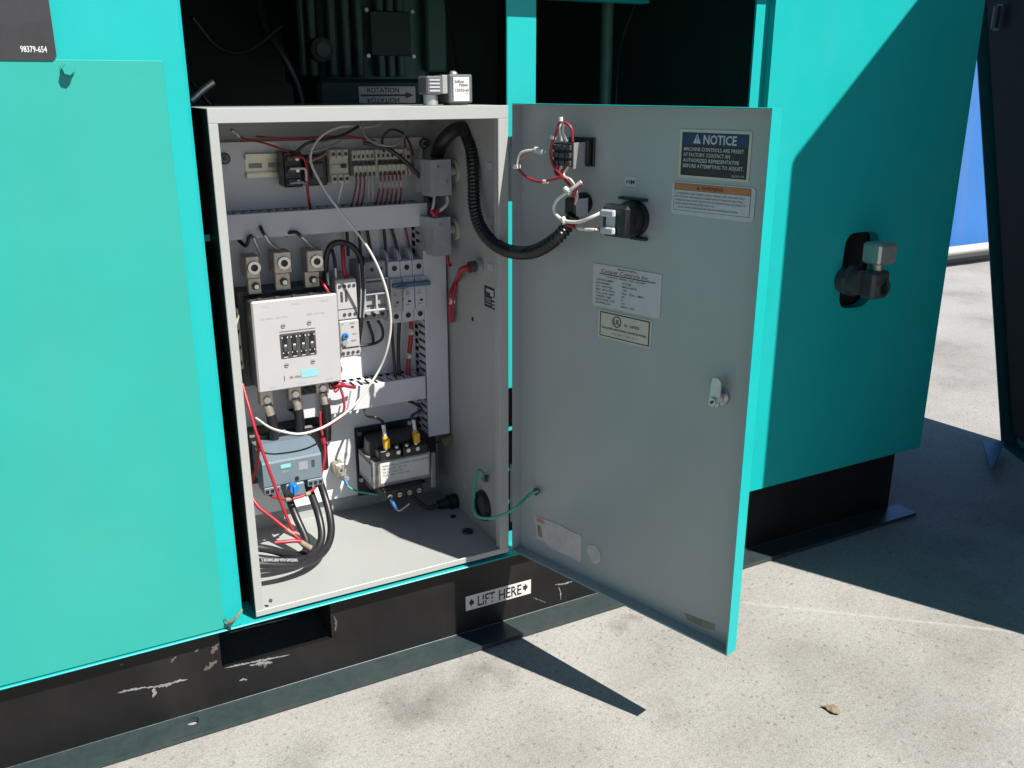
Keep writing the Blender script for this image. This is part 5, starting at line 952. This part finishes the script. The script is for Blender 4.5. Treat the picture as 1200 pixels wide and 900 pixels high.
wire('dark red wire looping under the overload relay',[(0.0611, 0.165, 0.2535),(0.0697, 0.15, 0.2478),(0.0874, 0.14, 0.2438),(0.1082, 0.14, 0.2434),(0.1257, 0.145, 0.246),(0.1398, 0.155, 0.2505)],.0022,'red',extra=[([(0.0856, 0.1385, 0.2434),(0.0934, 0.1385, 0.2431)],.0034,'sand'),([(0.1162, 0.14, 0.2445),(0.1235, 0.142, 0.2456)],.0034,'sand')])
wire('red wire hanging from the tie to the overload relay',[(0.1559, 0.17, 0.3631),(0.1542, 0.165, 0.34),(0.1554, 0.16, 0.3206),(0.1552, 0.155, 0.3013),(0.1498, 0.15, 0.283),(0.1441, 0.148, 0.2666)],.0022,'red',extra=[([(0.1542, 0.16, 0.3236),(0.1557, 0.158, 0.3142)],.004,'red')])
wire('dark red wire falling from the tie past the lower duct',[(0.1908, 0.172, 0.394),(0.1928, 0.168, 0.3811),(0.1928, 0.165, 0.364),(0.1858, 0.165, 0.3498),(0.1713, 0.168, 0.3402),(0.1594, 0.175, 0.3316)],.0020,'red',extra=[([(0.2078, 0.175, 0.3863),(0.2031, 0.172, 0.3713),(0.1973, 0.17, 0.3532)],.0013,'grey_pl')])
b=MB(); b.tube([(0.1801, 0.176, 0.3973),(0.1865, 0.17, 0.4008),(0.1938, 0.172, 0.3991)],.0048,M['red'],seg=10); b.tube([(0.1925, 0.172, 0.3993),(0.2041, 0.175, 0.3939),(0.2172, 0.182, 0.3884)],.0026,M['red'],seg=8); b.tube([(0.1862, 0.17, 0.3953),(0.1799, 0.168, 0.3914)],.003,M['red'],seg=8); thing('wire_nut','bright red crimp bundle below the contactor corner','connector',b)
wire('green ground wire running from the ground lug to the transformer',[(0.2042, 0.222, 0.2195),(0.2071, 0.215, 0.2094),(0.2179, 0.205, 0.2027),(0.2348, 0.195, 0.1992),(0.2531, 0.185, 0.1962)],.0018,'green',extra=[([(0.2039, 0.221, 0.2199),(0.2061, 0.216, 0.2115)],.003,'bluewire')])
# red bundle on the gland
gx=W-T-.018
wire('red wire bundle with white tie hanging from the wall gland',[(gx+.004,GL[1],GL[2]),(gx-.010,GL[1]+.004,GL[2]-.004),(0.3884, 0.165, 0.5448),(0.3807, 0.172, 0.521),(0.3801, 0.175, 0.4969),(0.3825, 0.178, 0.4749)],.0048,'red',extra=[([(0.3768, 0.172, 0.511),(0.3848, 0.17, 0.5106)],.0062,'wwire'),([(0.3853, 0.162, 0.5374),(0.3808, 0.166, 0.5152),(0.3818, 0.17, 0.4782)],.0022,'red')])
wire('short red and white leads between the two switch bodies',[(0.3482, 0.155, 0.6777),(0.3434, 0.148, 0.6661),(0.3394, 0.146, 0.6551),(0.3453, 0.147, 0.6509)],.002,'wwire',extra=[([(0.3692, 0.155, 0.6753),(0.3668, 0.15, 0.6671),(0.3582, 0.147, 0.6602),(0.3464, 0.146, 0.6547)],.0026,'wwire'),([(0.3377, 0.145, 0.6579),(0.344, 0.144, 0.6513),(0.3493, 0.146, 0.6596)],.0036,'red')])
wire('small red lead hanging below the lower switch body',[(0.3694, 0.16, 0.585),(0.3706, 0.16, 0.5742),(0.3762, 0.163, 0.5692)],.003,'red')
# green bond wire between wall and door
c=(0.3886, 0.0642, 0.245)
b=MB(); b.cyl((W-T-.0006,c[1],c[2]),(W-T-.010,c[1],c[2]),.0035,M['steel'],seg=10); b.cyl((W-T-.003,c[1],c[2]),(W-T-.007,c[1],c[2]),.0062,M['dgrey'],seg=6,smooth=False); thing('bond_stud','dark stud bolt on the inner side wall above the grommet','bolt',b)
wire('green bonding wire looping from the side wall to the open door',[(W-T-.008,c[1],c[2]),(0.3701, 0.045, 0.2649),(0.3589, 0.04, 0.2734),(0.3518, 0.035, 0.2569),(0.3437, 0.025, 0.2341),(0.3362, 0.01, 0.2235),(0.3388, -0.005, 0.218),(0.3513, -0.02, 0.2201),(0.3665, -0.035, 0.2301),(0.3827, -0.045, 0.2431),(0.4043, -0.04, 0.2543),(0.4166, -0.0465, 0.2612)],.0022,'green')
# ================================================================== devices on the door
F_=FDR
u0,v1=(0.0931, 0.7667); u1,v0=(0.126, 0.7378)
pr=[]; b=MB(); b.box(u0,u1,v0,v1,.004,.035,M['black'],.001,F=F_); pr.append(('relay_base',b))
for i in range(3):
    for j in range(3):
        s=MB(); cu=u0+(u1-u0)*(i+.5)/3; cv=v0+(v1-v0)*(j+.5)/3; s.box(cu-(u1-u0)*.14,cu+(u1-u0)*.14,cv-(v1-v0)*.13,cv+(v1-v0)*.10,  .0352,.0385,M['dgrey'],.0008,F=F_); pr.append(('terminal',s))
s=MB(); s.box(u1+.0002,u1+.0012,v0-.002,v1+.001,.012,.034,M['alu'],F=F_); pr.append(('side_plate',s)); s=MB(); s.box(u0-.003,u1+.008,v0-.001,v1+.006,.0004,.0038,M['black'],.001,F=F_); s.box(u1+.0004,u1+.005,v0+.002,v1+.004,.0040,.0118,M['black'],.001,F=F_); pr.append(('mounting_flange',s))
thing('door_relay','black nine-terminal relay block fixed high on the open door','relay',pr)
c=(0.2017, 0.6781); pr=[]; rr=.0225
s=MB(); s.cyl((c[0],c[1],.0004),(c[0],c[1],.010),rr,M['black'],rr,32,F=F_); pr.append(('bezel',s))
s=MB(); s.cyl((c[0],c[1],.0102),(c[0],c[1],.024),rr*.92,M['black'],rr*.86,28,F=F_); s.box(c[0]-.021,c[0]+.021,c[1]-.0195,c[1]+.0195,.0242,.041,M['black'],.004,F=F_); pr.append(('case',s))
s=MB(); s.box(c[0]-.024,c[0]+.020,c[1]+rr*.98,c[1]+rr+.003,.0006,.007,M['black'],.001,F=F_); pr.append(('clamp_bracket',s)); s=MB(); s.box(c[0]-.004,c[0]+.022,c[1]-rr-.0035,c[1]-rr*.97,.0006,.007,M['black'],.001,F=F_); pr.append(('clamp_bracket',s))
s=MB(); s.box(c[0]-.012,c[0]+.002,c[1]-.016,c[1]+.014,.0412,.0418,M['label_sh'],F=F_); pr.append(('rear_label',s))
cs=[]
for dv_ in (.0095,-.0115):
    s=MB(); s.box(c[0]-.017,c[0]+.004,c[1]+dv_-.0042,c[1]+dv_+.0042,.0420,.0480,M['label_sh'],.0015,F=F_); cs.append((c[0]-.017,c[1]+dv_)); pr.append(('spade_connector',s))
thing('hour_meter','black round meter body on the open door under a small sticker','meter',pr)
g=(0.1174, 0.6857)
b=MB(); b.cyl((g[0],g[1]+.004,.0004),(g[0],g[1]+.004,.004),.014,M['black'],seg=18,F=F_); b.box(g[0]-.010,g[0]+.010,g[1]-.010,g[1]+.013,.0042,.030,M['black'],.003,F=F_); k=MB(); k.box(g[0]+.0102,g[0]+.0112,g[1]-.010,g[1]+.012,.006,.028,M['label_sh'],F=F_); thing('conduit_clip','black conduit clip on the door below the relay block','clip',[('clip_body',b),('clip_label',k)])
def dw(u,v,n): return F_ @ Vector((u,v,n))
# door wires
BN=[(0.4195, -0.1293, 0.704),(0.4125, -0.134, 0.7133),(0.4066, -0.1351, 0.7221),(0.4013, -0.1312, 0.7304)]
for i,(px_,lab) in enumerate(((0,'red'),(1,'red'),(2,'white'),(3,'red'),(4,'white'))):
    e=dw(u0+(u1-u0)*(.15+.18*i),v0+.001,.037); m1=dw(u0+(u1-u0)*(.3+.1*i),v0-.010,.040)
    wire('%s wire gathered under the nine-terminal relay block'%lab,[e,m1,Vector(BN[2])+dv*(.0016*(i-2)),Vector(BN[0])+dv*(.0012*(i-2)),(0.4199, -0.1271, 0.6909)],.0015,'red' if lab=='red' else 'wwire').__setitem__('group','%s wires under the door relay block'%lab)
wire('red wire looping over the top of the relay block',[(0.4145, -0.1266, 0.769),(0.4126, -0.1271, 0.7835),(0.4092, -0.1224, 0.7905),(0.4069, -0.118, 0.7914)],.0017,'red',extra=[([(0.4069, -0.118, 0.7914),(0.4073, -0.1157, 0.7801),(0.4111, -0.1181, 0.7687)],.0014,'wwire'),([(0.4046, -0.1136, 0.7934),(0.4042, -0.1124, 0.7831),(0.4087, -0.1096, 0.7694)],.0014,'wwire')])
wire('red wire curving down the flank of the relay block',[(0.4039, -0.1147, 0.7955),(0.4019, -0.108, 0.7799),(0.4, -0.1012, 0.7661),(0.4, -0.0974, 0.7512),(0.4024, -0.1022, 0.7376),(0.4054, -0.1164, 0.7269),(0.4073, -0.1341, 0.7167)],.0018,'red',extra=[([(0.4038, -0.1146, 0.7985),(0.4039, -0.1147, 0.7934)],.003,'wwire'),([(0.3996, -0.0996, 0.7744),(0.4012, -0.1053, 0.7725)],.003,'wwire')])
wire('red wire looping out beside the door hinge',[(0.4005, -0.1285, 0.7271),(0.3943, -0.114, 0.723),(0.3877, -0.0909, 0.7182),(0.3818, -0.0701, 0.7221),(0.3768, -0.0562, 0.731),(0.3755, -0.0516, 0.7384),(0.3774, -0.0549, 0.7472)],.0018,'red',extra=[([(0.3898, -0.0982, 0.7187),(0.3915, -0.104, 0.7191)],.0028,'wwire'),([(0.3746, -0.0486, 0.7349),(0.3768, -0.0562, 0.7354)],.0036,'wwire')])
wire('white wires ending in a pale blue plug beside the door hinge',[(0.3752, -0.0544, 0.7386),(0.3772, -0.0577, 0.7506),(0.3816, -0.0657, 0.7552),(0.3887, -0.0798, 0.7569)],.0018,'wwire',extra=[([(0.3779, -0.0564, 0.744),(0.3831, -0.0675, 0.751),(0.3876, -0.0795, 0.7569)],.0016,'pinkink'),([(0.3883, -0.0783, 0.7573),(0.3938, -0.0905, 0.7552)],.0042,'label_sh')])
E1=dw(cs[0][0],cs[0][1],.045); E2=dw(cs[1][0],cs[1][1],.045)
wire('white wire curving from the conduit to the upper meter connector',[(0.4073, -0.1597, 0.7231),(0.3981, -0.1491, 0.7123),(0.3912, -0.1323, 0.7005),(0.3892, -0.1255, 0.6893),(0.3905, -0.1299, 0.6801),(0.3946, -0.1441, 0.6741),(0.4023, -0.1638, 0.6749),(0.4097, -0.1791, 0.6815),E1],.0023,'wwire',extra=[([(0.4081, -0.1586, 0.7209),(0.4065, -0.1496, 0.7129),(0.409, -0.14, 0.7035)],.0022,'red'),([(0.3957, -0.1408, 0.7137),(0.3981, -0.1492, 0.7092)],.0036,'wwire'),([(0.3933, -0.1398, 0.6779),(0.3946, -0.1441, 0.6709)],.0036,'wwire')])
wire('red and white wire running to the lower meter connector',[(0.3961, -0.1458, 0.6699),(0.4015, -0.1574, 0.6668),(0.4076, -0.1715, 0.6661),(0.4128, -0.1826, 0.6671),E2],.0020,'wwire',extra=[([(0.3961, -0.1458, 0.6699),(0.4015, -0.1574, 0.6668),(0.4038, -0.1618, 0.6661)],.0022,'red'),([(0.4128, -0.1826, 0.6671),E2],.0024,'red')])
